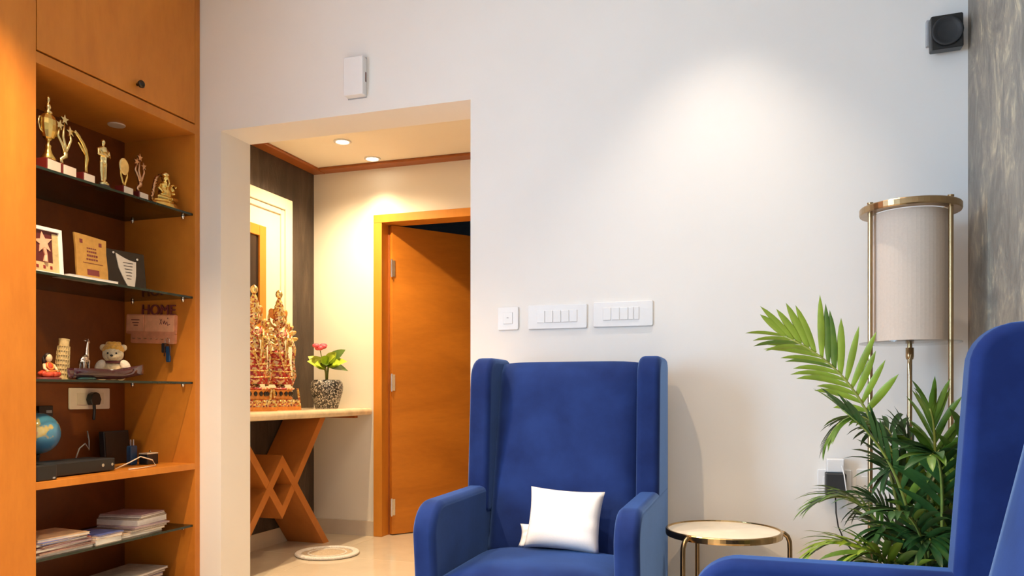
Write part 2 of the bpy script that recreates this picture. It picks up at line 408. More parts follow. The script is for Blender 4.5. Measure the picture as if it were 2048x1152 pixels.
# ------------------------------------------------------------------ recessed lights
def downlight(x, y, z, label, group, power, angle, blend=.5, col=(1, .74, .44), rad=.045, aim=None):
    t = thing('downlight', label, 'ceiling light', (x, y, z), 0, group)
    m = MB(); m.ring((0, 0, -.003), rad, .008, 28, 8, sz=.6); m.build('trim_ring', 'white_plastic', t, smooth=True)
    m = MB(); m.lathe([(rad-.006, -.004), (rad-.006, -.001)], 24); m.build('lens', 'lamp_lens', t)
    l = bpy.data.lights.new('downlight_beam', 'SPOT'); l.energy = power; l.spot_size = R(angle); l.spot_blend = blend; l.color = col; l.shadow_soft_size = .018
    o = bpy.data.objects.new('downlight_beam', l); COL.objects.link(o); o.location = (x, y, z-.02)
    if aim: o.rotation_euler = (Vector(aim) - Vector((x, y, z-.02))).to_track_quat('-Z', 'Y').to_euler()
    return t
WARM = (1, .74, .44)
downlight(-2.45, 4.18, HZ, 'lit recessed downlight in hall ceiling, nearer the wall opening', 'hall downlights', 115, 150, 1)
downlight(-2.445, 4.545, HZ, 'lit recessed downlight in hall ceiling, nearer the wooden door', 'hall downlights', 22, 95, 1)
downlight(-1.55, 4.16, HZ, 'hall downlight half hidden by the right edge of the opening', 'hall downlights', 32, 140, 1)
NEUT = (1, .84, .68); WARM = (1, .69, .40)
downlight(-.16, 2.62, CZ, 'room downlight above the round side table', 'room downlights', 55, 78, .8, NEUT)
downlight(-2.0, 1.70, CZ, 'room downlight in front of the wooden cupboard', 'room downlights', 220, 100, .6, WARM)
downlight(-.95, 2.2, CZ, 'added unseen downlight brightening the seat of the far armchair', 'room downlights', 105, 58, .8, NEUT)  # added spot, narrowed to lift the seat and arm tops, not the walls
downlight(-1.0, .7, CZ, 'room downlight over the middle of the room', 'room downlights', 170, 130, .9, WARM)
downlight(.05, .2, CZ, 'room downlight above the camera side of the right armchair', 'room downlights', 120, 130, .9, WARM)

# ================================================================== BUILT-IN BOOKCASE
BY0, BY1 = 2.217, 3.066       # niche between cupboard and side panel
BX = -3.01                    # back panel face
bc = thing('bookcase', 'built-in orange wooden display bookcase with glass shelves and open niches', 'bookcase', (0, 0, 0))
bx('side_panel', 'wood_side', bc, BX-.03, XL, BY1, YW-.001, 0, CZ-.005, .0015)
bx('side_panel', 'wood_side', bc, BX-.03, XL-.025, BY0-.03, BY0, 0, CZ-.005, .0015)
bx('back_panel', 'wood_case_shaded', bc, BX-.03, BX, BY0, BY1, 0, CZ-.005)
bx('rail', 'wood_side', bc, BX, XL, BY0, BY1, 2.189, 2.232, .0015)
tp = bx('top_box', 'wood_case_shaded', bc, BX, XL-.03, BY0, BY1, 2.236, CZ-.005)
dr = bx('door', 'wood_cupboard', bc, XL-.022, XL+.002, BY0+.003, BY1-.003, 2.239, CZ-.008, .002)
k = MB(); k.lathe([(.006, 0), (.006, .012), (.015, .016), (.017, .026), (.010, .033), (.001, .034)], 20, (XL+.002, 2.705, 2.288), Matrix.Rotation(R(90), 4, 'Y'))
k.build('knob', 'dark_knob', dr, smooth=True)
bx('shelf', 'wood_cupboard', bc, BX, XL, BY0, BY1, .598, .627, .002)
bx('bottom_board', 'wood_case_shaded', bc, BX, XL, BY0, BY1, .05, .08)
bx('plinth', 'wood_case_shaded', bc, BX, XL-.03, BY0, BY1, 0, .05)
for z in (1.812, 1.418, 1.013, .335):
    m = MB(); fs = m.box(BX+.002, XL-.012, BY0+.001, BY1-.001, z-.010, z)
    for f in fs[2:]: f.material_index = 1
    g = m.build('glass_shelf', ['glass_sheet', 'glass_edge'], bc)
    for y in (BY0+.012, BY1-.012):
        for x in (XL-.06, BX+.06):
            p = MB(); p.lathe([(.006, -.026), (.009, -.012), (.009, -.0102)], 12, (x, y, z)); p.build('shelf_pin', 'chrome', g, smooth=True)
nl = MB(); nl.lathe([(.036, -.006), (.038, -.001)], 28); nl = tag(nl.build('puck_light', 'niche_lens', loc=(-2.84, 2.845, 2.189)), 'unlit round puck light in the top of the bookcase niche', 'light')
cu = thing('cupboard', 'tall orange wooden cupboard at the left edge of the photo', 'cupboard', (0, 0, 0))
bx('body', 'wood_case_shaded', cu, BX-.03, XL-.024, 1.55, BY0-.031, 0, CZ-.005)
bx('door', 'wood_cupboard', cu, XL-.023, XL+.001, 1.553, BY0-.001, .05, CZ-.008, .001)

# ------------------------------------------------------------------ trophies
FR = R(90)      # things on the shelves face +X (local -y -> +X)
def plate_base(t, w, dpt, h, mat='red_base', plate='plate_cream'):
    bx('base', mat, t, -w/2, w/2, -dpt/2, dpt/2, 0, h, .003)
    bx('name_plate', plate, t, -w/2+.004, w/2-.004, -dpt/2-.003, -dpt/2, .005, h-.004)
def star(m, c, r_, th, rot=0, axis_rot=0):
    pts = []
    for i in range(10):
        a = PI/2 + i*PI/5 + rot; q = r_ if i % 2 == 0 else r_*.42
        pts.append((q*math.cos(a), q*math.sin(a)))
    m.prism(pts, -th/2, th/2, 'y', Matrix.Translation(c) @ Matrix.Rotation(axis_rot, 4, 'Z'))
SZ1 = 1.812
G1 = 'trophies on the top glass shelf'
TX = -2.655
# 1 cup
t = thing('trophy', 'tall gold cup trophy with finial, leftmost on the top glass shelf', 'trophy', (TX, 2.325, SZ1), FR+R(10), G1)
plate_base(t, .075, .05, .05)
m = MB(); m.lathe([(.026, .05), (.028, .055), (.016, .075), (.010, .095), (.012, .105), (.006, .112), (.006, .124), (.014, .130)], 20); m.build('stem', 'gold', t, smooth=True)
m = MB(); m.lathe([(.008, .126), (.024, .136), (.036, .160), (.040, .185), (.038, .205), (.026, .222), (.014, .230)], 14, sx=1, sy=.7); m.build('bowl', 'gold', t)
for s in (-1, 1):
    m = MB(); m.tube([(s*.028, 0, .208), (s*.048, 0, .205), (s*.052, 0, .18), (s*.043, 0, .158), (s*.030, 0, .150)], .0035, 6); m.build('handle', 'pale_gold', t, smooth=True)
m = MB(); m.lathe([(.014, .228), (.016, .236), (.006, .243), (.011, .252), (.010, .262), (.003, .270), (.006, .280), (.007, .290), (.001, .302)], 16); m.build('finial', 'pale_gold', t, smooth=True)
# star trophies
def star_trophy(x, y, label, mat, s):
    t = thing('trophy', label, 'trophy', (x, y, SZ1), FR+R(5), G1)
    plate_base(t, .062*s, .045*s, .042*s)
    z0 = .042*s
    m = MB(); m.tube([(-.012*s, 0, z0), (-.016*s, 0, z0+.02*s), (.004*s, 0, z0+.034*s), (.002*s, 0, z0+.05*s)], [.008*s, .007*s, .009*s, .011*s], 8)
    m.build('foot_swirl', mat, t, smooth=True)
    for a, tipx, tipz in ((-1, -.022, .135), (0, .0, .160), (1, .026, .125)):
        m = MB(); m.tube([(0, 0, z0+.045*s), (a*.012*s + .004*s, 0, z0+.07*s), (a*.030*s - (.006*s if a == 0 else 0), 0, z0+.10*s), (tipx*s, 0, z0+tipz*s-.006*s)], [.007*s, .006*s, .005*s, .004*s], 8)
        st = m.build('ribbon', mat, t, smooth=True)
        m = MB(); star(m, (tipx*s, 0, z0+tipz*s+.004*s), .019*s, .006*s, .2*a); m.build('star', mat, st)
star_trophy(TX, 2.398, 'gold trophy of three stars on ribbons, beside the cup trophy', 'pale_gold', 1.12)
star_trophy(TX-.01, 2.80, 'small rose gold three-star trophy next to the seated gold figurine', 'rose_gold', .95)
# arc
t = thing('trophy', 'gold trophy with an arched reaching form, third from the left', 'trophy', (TX, 2.495, SZ1), FR+R(5), G1)
plate_base(t, .062, .045, .042, 'red_base')
m = MB(); m.tube([(.004, 0, .042), (.006, 0, .07), (.010, 0, .105), (.004, 0, .14), (-.014, 0, .165), (-.036, 0, .185), (-.052, 0, .196)], [.009, .007, .010, .009, .009, .007, .004], 8); m.build('arched_figure', 'gold', t, smooth=True)
m = MB(); m.tube([(.004, 0, .118), (-.014, 0, .138), (-.034, 0, .160)], [.006, .006, .003], 8); m.build('raised_arm', 'gold', t, smooth=True)
m = MB(); m.cbox((-.040, 0, .190), (.034, .006, .012), (0, R(32), 0)); m.build('wing', 'pale_gold', t)
# standing statuette
t = thing('trophy', 'gold standing figure trophy with folded arms on a low base', 'trophy', (TX, 2.588, SZ1), FR+R(5), G1)
m = MB(); m.lathe([(.030, 0), (.030, .010), (.026, .012), (.026, .018)], 24); m.build('base', 'soft_black', t)
m = MB(); m.lathe([(.024, .018), (.024, .026), (.020, .028)], 24); m.build('base_top', 'pale_gold', t)
m = MB(); m.ell((0, 0, .198), (.0095, .0105, .0135)); m.tube([(0, 0, .17), (0, 0, .195)], .006, 8)
m.tube([(0, 0, .155), (0, 0, .178)], [.020, .015], 12); m.ell((0, 0, .163), (.028, .015, .018)); m.ell((0, 0, .135), (.019, .012, .03)); m.ell((0, 0, .115), (.018, .012, .018))
for s in (-1, 1):
    m.tube([(s*.026, 0, .168), (s*.032, -.004, .142), (s*.006, -.016, .142)], [.008, .0075, .006], 8)
    m.tube([(s*.009, 0, .115), (s*.009, 0, .075), (s*.006, 0, .034)], [.011, .009, .006], 8); m.ell((s*.007, -.006, .031), (.006, .012, .005))
m.tube([(0, -.017, .15), (0, -.015, .04)], .0025, 6)
m.build('figure', 'pale_gold', t, remesh=.0025)
# disc
t = thing('trophy', 'small gold trophy with a round disc on a red base', 'trophy', (TX, 2.70, SZ1), FR+R(5), G1)
plate_base(t, .060, .045, .040)
for s in (-1, 1):
    m = MB(); m.tube([(s*.003, 0, .040), (s*.008, 0, .06), (s*.018, 0, .085), (s*.023, 0, .112)], [.006, .005, .005, .003], 8); m.build('support', 'gold', t, smooth=True)
m = MB(); m.lathe([(.001, -.004), (.026, -.004), (.030, -.002), (.030, .002), (.026, .004), (.001, .004)], 32, (0, 0, .128), Matrix.Rotation(R(90), 4, 'X'), sy=1.2); m.build('disc', 'pale_gold', t)
# seated figurine
t = thing('figurine', 'seated gold deity figurine under an arch at the right end of the top shelf', 'figurine', (-2.675, 2.955, SZ1), FR-R(8)); t.scale = (1.18, 1.18, 1.12)
m = MB(); m.lathe([(.064, 0), (.066, .010), (.060, .022), (.050, .030), (.048, .036)], 20, sy=.6); m.build('base', 'gold', t)
m = MB(); m.ell((.008, 0, .066), (.030, .022, .032)); m.ell((.008, 0, .098), (.022, .017, .022)); m.ell((.008, -.004, .128), (.017, .016, .018))
for s in (-1, 1):
    m.tube([(.008+s*.012, -.004, .046), (.008+s*.040, -.014, .045), (.008+s*.004, -.026, .042)], [.013, .012, .009], 8)
    m.tube([(.008+s*.020, 0, .104), (.008+s*.036, -.008, .082), (.008+s*.026, -.020, .066)], [.008, .007, .006], 8)
m.tube([(.008, -.018, .125), (.006, -.026, .105), (.002, -.024, .088)], [.006, .005, .004], 8)
m.build('figure', 'gold', t, remesh=.003)
m = MB(); m.lathe([(.016, .138), (.018, .145), (.010, .155), (.002, .162)], 16, (.008, 0, 0)); m.build('crown', 'pale_gold', t, smooth=True)
m = MB(); m.tube([(-.050, .004, .03), (-.044, .004, .06), (-.040, .004, .095), (-.030, .004, .125), (-.012, .006, .140)], .006, 8)
for q in range(6): m.ell((-.050+.0035*q, .003, .045+.014*q), (.009, .006, .006), 8, 6)
m.build('arch', 'rose_gold', t, smooth=True)
m = MB(); m.tube([(.030, .002, .10), (.046, .002, .112), (.056, .002, .108)], [.006, .005, .007], 8); m.ell((.060, .002, .105), (.009, .007, .008), 10, 8); m.build('raised_arm', 'gold', t, smooth=True)

# ------------------------------------------------------------------ second glass shelf
SZ2 = 1.418
t = thing('photo_frame', 'white framed picture of a star trophy on the second glass shelf', 'picture frame', (-2.635, 2.293, SZ2), FR, rot=(R(-4), 0, FR))
w_, h_ = .150, .178
m = MB(); m.box(-w_/2, -w_/2+.013, -.012, .002, 0, h_); m.box(w_/2-.013, w_/2, -.012, .002, 0, h_); m.box(-w_/2+.013, w_/2-.013, -.012, .002, h_-.013, h_); m.box(-w_/2+.013, w_/2-.013, -.012, .002, 0, .006)
m.build('frame', 'white_plastic', t)
pic = bx('picture', 'photo_maroon', t, -w_/2+.013, w_/2-.013, -.004, 0, .006, h_-.013)
bx('picture_band', 'photo_peach', pic, -w_/2+.013, w_/2-.013, -.0055, -.004, .006, .042)
bx('picture_edge', 'tower_stone', pic, .035, w_/2-.013, -.005, -.004, .042, h_-.02)
m = MB(); star(m, (-.005, -.006, .118), .042, .003, .15); m.tube([(-.003, -.006, .098), (.004, -.006, .07), (0, -.006, .044)], [.008, .006, .010], 6); m.build('star_figure', 'photo_pink', pic)
m = MB()
for q in range(3): m.cbox((-.035+.03*q, -.006, .024), (.010, .001, .012))
m.build('print_marks', 'red_ink', pic)
bk = thing('booklet', 'thin white booklet lying under the golden plaque', 'booklet', (-2.652, 2.52, SZ2))
bx('pages', 'white_paper', bk, -.045, .045, -.14, .10, .001, .009); m = MB(); m.box(-.046, .046, -.141, .101, 0, .001); m.box(-.046, .046, -.141, .101, .009, .010); m.build('cover', 'white_plastic', bk)
t = thing('award_plaque', 'golden award plaque with dark print standing on the white booklet', 'plaque', (-2.665, 2.545, SZ2+.010), rot=(R(-5), 0, FR))
m = MB(); m.prism([(-.078, 0), (.078, 0), (.079, .05), (.076, .12), (.080, .176), (.030, .180), (-.020, .183), (-.080, .186), (-.077, .12), (-.079, .05)], -.004, .004); m.build('panel', 'plaque_gold', t)
m = MB()
for (x, z, ww, hh) in ((0, .130, .05, .006), (0, .116, .05, .008), (.002, .100, .056, .010), (.0, .084, .06, .008)):
    n_ = 5
    for q in range(n_): m.cbox((x - ww/2 + (q+.5)*ww/n_, -.0048, z), (ww/n_*.72, .001, hh*.8))
m.cbox((.004, -.0048, .068), (.10, .001, .002)); m.cbox((-.05, -.0048, .155), (.014, .001, .016)); m.cbox((.046, -.0048, .152), (.014, .001, .016))
m.cbox((.002, -.0048, .030), (.06, .001, .024)); o = m.build('print_marks', 'maroon', t); o['kind'] = 'stuff'
m = MB(); m.tube([(0, .004, .10), (0, .05, .001)], .004, 6); m.build('easel_leg', 'soft_black', t)
t = thing('award_plaque', 'black award plaque with a curved silver sheet, right end of second shelf', 'plaque', (-2.665, 2.735, SZ2), rot=(R(-7), 0, FR-R(8)))
bx('panel', 'plaque_black', t, -.095, .095, 0, .014, 0, .165, .003)
m = MB(); c_ = [(-.050 + .098*q/10, .150 - .028*math.sin(PI*.5*q/10)*1.0) for q in range(11)]
m.prism([(.0, .004), (.030, .004), (.042, .06), (.048, .122)] + c_[::-1][1:] + [(-.040, .085), (-.018, .035)], -.0035, 0); m.build('silver_sheet', 'plaque_silver', t)
m = MB()
for q in range(6): m.cbox((.006+.002*q*0, -.0042, .112-.014*q), (.05-.006*q, .001, .0025))
m.build('print_marks', 'ink', t)
for x, z in ((-.062, .150), (.055, .135)):
    m = MB(); m.ell((x, -.003, z), (.006, .005, .006), 12, 8); m.build('stud', 'chrome', t, smooth=True)
bx('stand', 'plaque_black', t, -.10, .10, -.012, .045, -.001, .006)

# ------------------------------------------------------------------ third glass shelf
SZ3 = 1.013
t = thing('figurine', 'small seated woman figurine in red and orange at the shelf left', 'figurine', (-2.665, 2.335, SZ3), FR)
m = MB(); m.lathe([(.052, 0), (.050, .006), (.046, .008)], 20, sy=.7); m.build('base', 'maroon', t)
m = MB(); m.ell((0, 0, .022), (.044, .028, .016)); m.ell((0, 0, .045), (.018, .014, .024))
for s in (-1, 1): m.tube([(s*.008, -.004, .022), (s*.034, -.016, .020), (s*.004, -.026, .018)], [.013, .012, .010], 8)
m.build('sari', 'sari_red', t, remesh=.003)
m = MB(); m.ell((0, -.002, .083), (.013, .012, .016)); m.tube([(0, 0, .06), (0, 0, .075)], .006, 8)
for s in (-1, 1): m.tube([(s*.018, 0, .058), (s*.026, -.010, .042), (s*.020, -.024, .030)], [.006, .0055, .004], 8)
m.build('body', 'skin_cream', t, smooth=True)
m = MB(); m.ell((0, .004, .088), (.0155, .013, .016)); m.ell((-.006, .012, .075), (.012, .009, .02)); m.build('hair', 'hair_dark', t, smooth=True)
m = MB(); m.ring((0, -.010, .052), .014, .003, 18, 6, (R(70), 0, 0)); m.tube([(-.03, -.022, .03), (.03, -.022, .034)], .0035, 6); m.build('garland', 'idol_orange', t, smooth=True)
t = thing('tower_model', 'tan model of a leaning round tower with arcaded tiers', 'souvenir', (-2.70, 2.425, SZ3), rot=(0, 0, FR))
tl = Matrix.Rotation(R(5), 4, 'Y')
m = MB(); m.lathe([(.030, 0), (.030, .006)], 24); m.build('base', 'tower_stone', t)
for q in range(7):
    m = MB(); z = .006 + q*.0185; r_ = .027 - .0006*q
    m.lathe([(r_, z), (r_, z+.003), (r_-.004, z+.004), (r_-.004, z+.0165), (r_, z+.0175), (r_, z+.0185)], 24, (0, 0, 0), tl)
    tr = m.build('tier', 'tower_stone', t)
    m = MB()
    for k in range(16):
        a = 2*PI*k/16
        m.tube([tl @ Vector(((r_-.001)*math.cos(a), (r_-.001)*math.sin(a), z+.003)), tl @ Vector(((r_-.001)*math.cos(a), (r_-.001)*math.sin(a), z+.0175))], .0013, 5, False)
    m.build('columns', 'tower_stone', tr)
m = MB(); m.lathe([(.019, .1355), (.019, .160), (.020, .161), (.020, .165)], 20, (0, 0, 0), tl); m.build('belfry', 'tower_stone', t)
t = thing('figurine', 'silver giraffe figurine standing behind the dark glazed dish', 'figurine', (-2.72, 2.555, SZ3), rot=(0, 0, FR+R(20)))
m = MB(); m.lathe([(.030, 0), (.030, .006)], 20, sy=.6); m.build('base', 'silver', t)
m = MB(); m.ell((0, 0, .088), (.026, .015, .018), rot=(0, R(-18), 0)); m.tube([(.016, 0, .094), (.020, 0, .13), (.026, 0, .160)], [.012, .008, .006], 8)
m.ell((.032, 0, .164), (.014, .006, .007), rot=(0, R(25), 0))
for s in (-1, 1):
    m.tube([(.018, s*.007, .085), (.019, s*.008, .045), (.020, s*.008, .004)], [.008, .005, .004], 8); m.tube([(-.018, s*.007, .08), (-.021, s*.008, .045), (-.018, s*.008, .004)], [.009, .005, .004], 8)
    m.tube([(.024, s*.004, .166), (.023, s*.005, .178)], .002, 5); m.tube([(.022, s*.005, .165), (.014, s*.010, .168)], .0025, 5)
m.tube([(-.025, 0, .09), (-.031, 0, .07)], .002, 5); m.build('body', 'silver', t, remesh=.0025)
t = thing('teddy_bear', 'cream teddy bear with curly yellow hair sitting on the third shelf', 'teddy bear', (-2.765, 2.752, SZ3), rot=(0, 0, FR-R(52)))
m = MB(); m.ell((0, .004, .050), (.042, .034, .046)); m.ell((0, -.006, .118), (.044, .038, .038)); m.ell((0, -.038, .106), (.020, .016, .015))
for s in (-1, 1): m.ell((s*.040, .004, .148), (.016, .009, .016))
m.build('body', 'bear_fur', t, remesh=.0035)
for s in (-1, 1):
    m = MB(); m.ell((s*.050, -.014, .066), (.020, .018, .030), rot=(0, R(-s*28), 0)); m.build('arm', 'bear_white', t, smooth=True)
    m = MB(); m.ell((s*.036, -.045, .020), (.020, .034, .019)); m.ell((s*.040, -.074, .024), (.018, .012, .022)); m.build('leg', 'bear_fur', t, remesh=.0035)
    m = MB(); m.ell((s*.017, -.041, .122), (.0042, .004, .0042), 10, 8); m.build('eye', 'black_plastic', t, smooth=True)
m = MB(); m.ell((0, -.054, .111), (.006, .004, .005), 10, 8); m.build('nose', 'black_plastic', t, smooth=True)
m = MB(); m.ell((0, .004, .146), (.042, .036, .024))
for q in range(16):
    a = 2*PI*q/16; m.ell((.036*math.cos(a), .002+.030*math.sin(a), .140+.008*math.sin(3*a)), (.012, .010, .012), 8, 6)
for q in range(6): m.ell((.02*math.cos(q), .004+.016*math.sin(q), .166), (.013, .012, .010), 8, 6)
m.build('hair_tuft', 'bear_hat', t, remesh=.003)
m = MB(); m.lathe([(.030, .078), (.034, .082), (.030, .088)], 20, (0, -.002, 0)); m.build('scarf', 'maroon', t, smooth=True)
t = thing('dish', 'long dark glazed leaf-shaped dish along the third shelf front', 'dish', (-2.640, 2.585, SZ3), rot=(0, 0, R(88)))
m = MB(); NS = 28; rows = []
for i in range(NS+1):
    u = i/NS; x = -.165 + .37*u; wdt = .036*math.sin(PI*min(1, .12+u*.88))**.7 + .002; zb = .004 + .042*max(0, u-.62)**1.2*2
    if u > .8: wdt *= max(.12, 1-(u-.8)/.2*.9)
    rows.append([m.bm.verts.new((x, wdt*math.cos(PI*k/10), zb + .046*(1-math.sin(PI*k/10)**.8)*.9)) for k in range(11)] + [m.bm.verts.new((x, wdt*.9*math.cos(PI*k/10), zb+.004 + .043*(1-math.sin(PI*k/10)**.8)*.9)) for k in range(10, -1, -1)])
for i in range(NS):
    n_ = len(rows[0])
    for k in range(n_): m.bm.faces.new((rows[i][k], rows[i][(k+1) % n_], rows[i+1][(k+1) % n_], rows[i+1][k]))
m.bm.faces.new(rows[0]); m.bm.faces.new(rows[-1][::-1]); m.build('bowl', 'dish_glaze', t, smooth=True)
m = MB(); m.lathe([(.02, 0), (.024, .003), (.018, .010)], 20, (-.10, -.012, 0), sx=2); m.build('foot', 'dish_teal', t, smooth=True)

# ------------------------------------------------------------------ key holder on the side panel
t = thing('key_holder', 'pink HOME key holder board on the bookcase side panel', 'key holder', (-2.845, BY1, 1.20), rot=(0, R(2.5), 0))
bd = MB(); bd.prism(rrect(-.148, .148, .045, .140, .008), -.012, 0); bd.build('board', 'pink_board', t)
lb = MB(); lb.prism(rrect(-.115, .148, 0, .045, .008, corners=(1, 1, 0, 0)), -.014, 0); lb.build('hook_rail', 'pink_board', t)
bx('card', 'pink_board_light', t, -.140, -.042, -.015, -.012, .058, .134)
bx('card', 'pink_board_light', t, -.034, .140, -.015, -.012, .058, .134)
text_mesh('letters', 'HOME', .072, .004, 'maroon', t, (.040, -.008, .138), (R(90), 0, 0))
m = MB()
for (x0, z0, x1, z1) in ((.058, .118, .070, .092), (.070, .118, .058, .092), (.076, .110, .080, .094), (.080, .094, .086, .110), (.086, .110, .092, .092), (.092, .092, .100, .106), (.100, .106, .104, .088), (.104, .088, .118, .094)): m.tube([(x0, -.0156, z0), (x1, -.0156, z1)], .0016, 5)
m.ell((.104, -.0155, .122), (.003, .0012, .003), 8, 6)
for q in range(3): m.cbox((-.09+.002*q, -.0155, .112-.013*q), (.05-.012*q, .001, .004))
o = m.build('script_marks', 'maroon', t); o['kind'] = 'stuff'
for q in range(7):
    m = MB(); x = -.09+.034*q; m.tube([(x, -.014, .022), (x, -.028, .020), (x, -.032, .026)], .0022, 6); m.build('hook', 'rose_gold', t, smooth=True)
t = thing('key_bunch', 'bunch of dark keys hanging from the pink key holder', 'keys', (-2.728, BY1-.028, 1.212))
m = MB(); m.ring((0, 0, -.004), .013, .0014, 20, 6, (R(90), 0, 0)); m.build('key_ring', 'chrome', t, smooth=True)
m = MB(); m.prism(rrect(-.030, -.006, -.060, -.014, .006), -.006, .004); m.build('key_fob', 'soft_black', t, bevel=.002, bseg=1)
m = MB(); m.prism(rrect(.000, .024, -.105, -.030, .006), -.010, .000); m.build('car_key', 'navy_plastic', t, bevel=.002, bseg=1)
m = MB(); m.prism([(-.006, -.02), (.0, -.018), (-.004, -.078), (-.010, -.076)], -.012, -.010); m.prism([(.020, -.02), (.026, -.022), (.032, -.074), (.027, -.076)], -.012, -.010); m.build('key_blade', 'chrome', t)

# ------------------------------------------------------------------ wooden shelf: globe, boxes, cables
SZ4 = .627
t = thing('globe', 'small blue desk globe on a black stand', 'globe', (-2.905, 2.492, SZ4), FR)
m = MB(); m.ell((0, 0, .164), (.087, .087, .087), 32, 20); m.build('ball', 'globe_map', t, smooth=True)
m = MB(); m.lathe([(.055, 0), (.055, .008), (.03, .020), (.010, .035), (.008, .060), (.012, .072), (.006, .080)], 24); m.build('stand', 'black_plastic', t, smooth=True)
m = MB(); m.tube([(.0, .091*math.cos(a), .164+.091*math.sin(a)) for a in [R(-90+12*q) for q in range(16)]], .004, 6); m.build('meridian_arm', 'black_plastic', t, smooth=True)
t = thing('set_top_box', 'flat black set-top box on the wooden shelf', 'electronics', (-2.66, 2.505, SZ4), R(1.5))
bx('case', 'soft_black', t, -.15, 0, -.165, .155, .004, .056, .003)
bx('front_panel', 'black_plastic', t, 0, .003, -.160, .150, .007, .053)
for y, s in ((.085, .007), (.135, .006)):
    m = MB(); m.lathe([(s, 0), (s, .003)], 16, (.003, y, .030), Matrix.Rotation(R(90), 4, 'Y')); m.build('button', 'chrome', t)
for sx in (-.13, -.02):
    for sy in (-.145, .135):
        m = MB(); m.lathe([(.010, 0), (.010, .005)], 12, (sx, sy, 0)); m.build('foot', 'black_plastic', t)
t = thing('power_adapter', 'black block adapter at the front left of the wooden shelf', 'adapter', (-2.622, 2.272, SZ4), R(0))
bx('case', 'black_plastic', t, -.022, .022, -.045, .045, 0, .060, .005); bx('label_strip', 'grey_plastic', t, .022, .0225, .025, .036, .006, .012)
t = thing('router', 'upright black router box leaning in the bookcase back corner', 'electronics', (-2.93, 2.93, SZ4), rot=(0, R(-4), 0))
bx('case', 'soft_black', t, -.015, .015, -.075, .075, 0, .155, .004); bx('front_panel', 'black_plastic', t, .015, .017, -.068, .068, .008, .147)
t = thing('adapter_plug', 'dark blue cable plug with two metal tips beside the router', 'plug', (-2.80, 2.895, SZ4))
m = MB(); m.prism(rrect(-.020, .020, .0, .090, .008), -.014, .014, 'x'); m.build('body', 'navy_plastic', t, bevel=.003, bseg=1)
for s in (-1, 1):
    m = MB(); m.lathe([(.0035, .090), (.0035, .118), (.001, .120)], 8, (0, s*.009, 0)); m.build('pin', 'chrome', t)
t = thing('charger_block', 'small black charger with a pale top edge on the wooden shelf', 'charger', (-2.76, 2.955, SZ4))
bx('case', 'black_plastic', t, -.025, .025, -.035, .035, 0, .048, .004); bx('top_plate', 'cream_plastic', t, -.025, .025, -.035, .035, .048, .054, .002)
m = MB(); m.ell((0, .010, .059), (.006, .006, .006), 10, 8); m.build('knob', 'brass', t, smooth=True)
m = MB(); m.tube([(-2.70, 2.70, SZ4+.003), (-2.66, 2.74, SZ4+.03), (-2.66, 2.80, SZ4+.05), (-2.65, 2.86, SZ4+.03), (-2.645, 2.875, SZ4+.004), (-2.63, 2.80, SZ4+.004), (-2.62, 2.74, SZ4+.004), (-2.63, 2.70, SZ4+.003)], .0028, 6)
tag(m.build('cable', 'cream_plastic', smooth=True), 'pale looped cable at the right of the set-top box', 'cable')
m = MB(); m.tube([(-2.90, 2.66, SZ4+.004), (-2.88, 2.68, SZ4+.09), (-2.87, 2.70, SZ4+.11), (-2.88, 2.73, SZ4+.08), (-2.89, 2.74, SZ4+.12), (-2.92, 2.76, SZ4+.16), (-2.96, 2.80, SZ4+.13)], .003, 6)
tag(m.build('cable', 'grey_plastic', smooth=True), 'dark cable rising behind the set-top box to the socket', 'cable')
t = thing('socket_plate', 'cream socket plate with black plug on the bookcase back panel', 'socket', (BX, 2.852, .885), 0)
m = MB(); m.prism(rrect(-.114, .114, 0, .098, .006), 0, .010, 'x'); m.build('plate', 'plate_cream', t, bevel=.002, bseg=1)
bx('module', 'cream_plastic', t, .010, .013, -.075, .020, .022, .076); bx('module', 'cream_plastic', t, .010, .013, .024, .075, .022, .076)
m = MB()
for y, z in ((.048, .062), (.040, .045), (.056, .045)): m.ell((.0132, y, z), (.001, .004, .004), 8, 6)
m.build('socket_holes', 'ink', t)
pl = MB(); pl.prism([(-.020, .020), (.024, .020), (.032, .045), (.022, .072), (.002, .080), (-.020, .070), (-.030, .045)], .013, .045, 'x'); pl.tube([(.03, .002, .03), (.034, .0, -.01), (.03, 0, -.05)], .008, 8); pl.build('plug', 'black_plastic', t, bevel=.004, bseg=1)
t = thing('wall_box', 'small dark box on the bookcase back panel above the globe', 'electronics', (BX, 2.60, .855))
bx('case', 'hair_dark', t, 0, .03, -.035, .035, 0, .05, .003); bx('label_strip', 'grey_plastic', t, .03, .031, .0, .028, .018, .030)

# ------------------------------------------------------------------ magazines
def magazine(x, y, z, rz, w, l, th, k, label, group, tilt=(0, 0)):
    t = thing('magazine', label, 'magazine', (x, y, z), rot=(tilt[0], tilt[1], rz), group=group)
    c = .0012
    m = MB(); m.box(-w/2, w/2, -l/2, l/2, 0, c); m.box(-w/2, w/2, -l/2, l/2, th-c, th); m.box(-w/2, -w/2+c, -l/2, l/2, c, th-c)
    m.build('cover', MAG[k % len(MAG)], t)
    bx('pages', 'page_edge' if k % 3 else 'white_paper', t, -w/2+c, w/2-.002, -l/2+.002, l/2-.002, c, th-c)
GZ = .335
names = ['cream', 'dark red', 'navy blue', 'beige', 'olive green', 'mauve', 'tan', 'near-black', 'dusty rose', 'ivory']
z = GZ
seq = [(0, .009, 0), (8, .006, .02), (1, .006, -.03), (9, .007, .04), (5, .006, -.05), (1, .007, .06), (3, .006, .0), (2, .008, .09), (6, .010, -.1)]
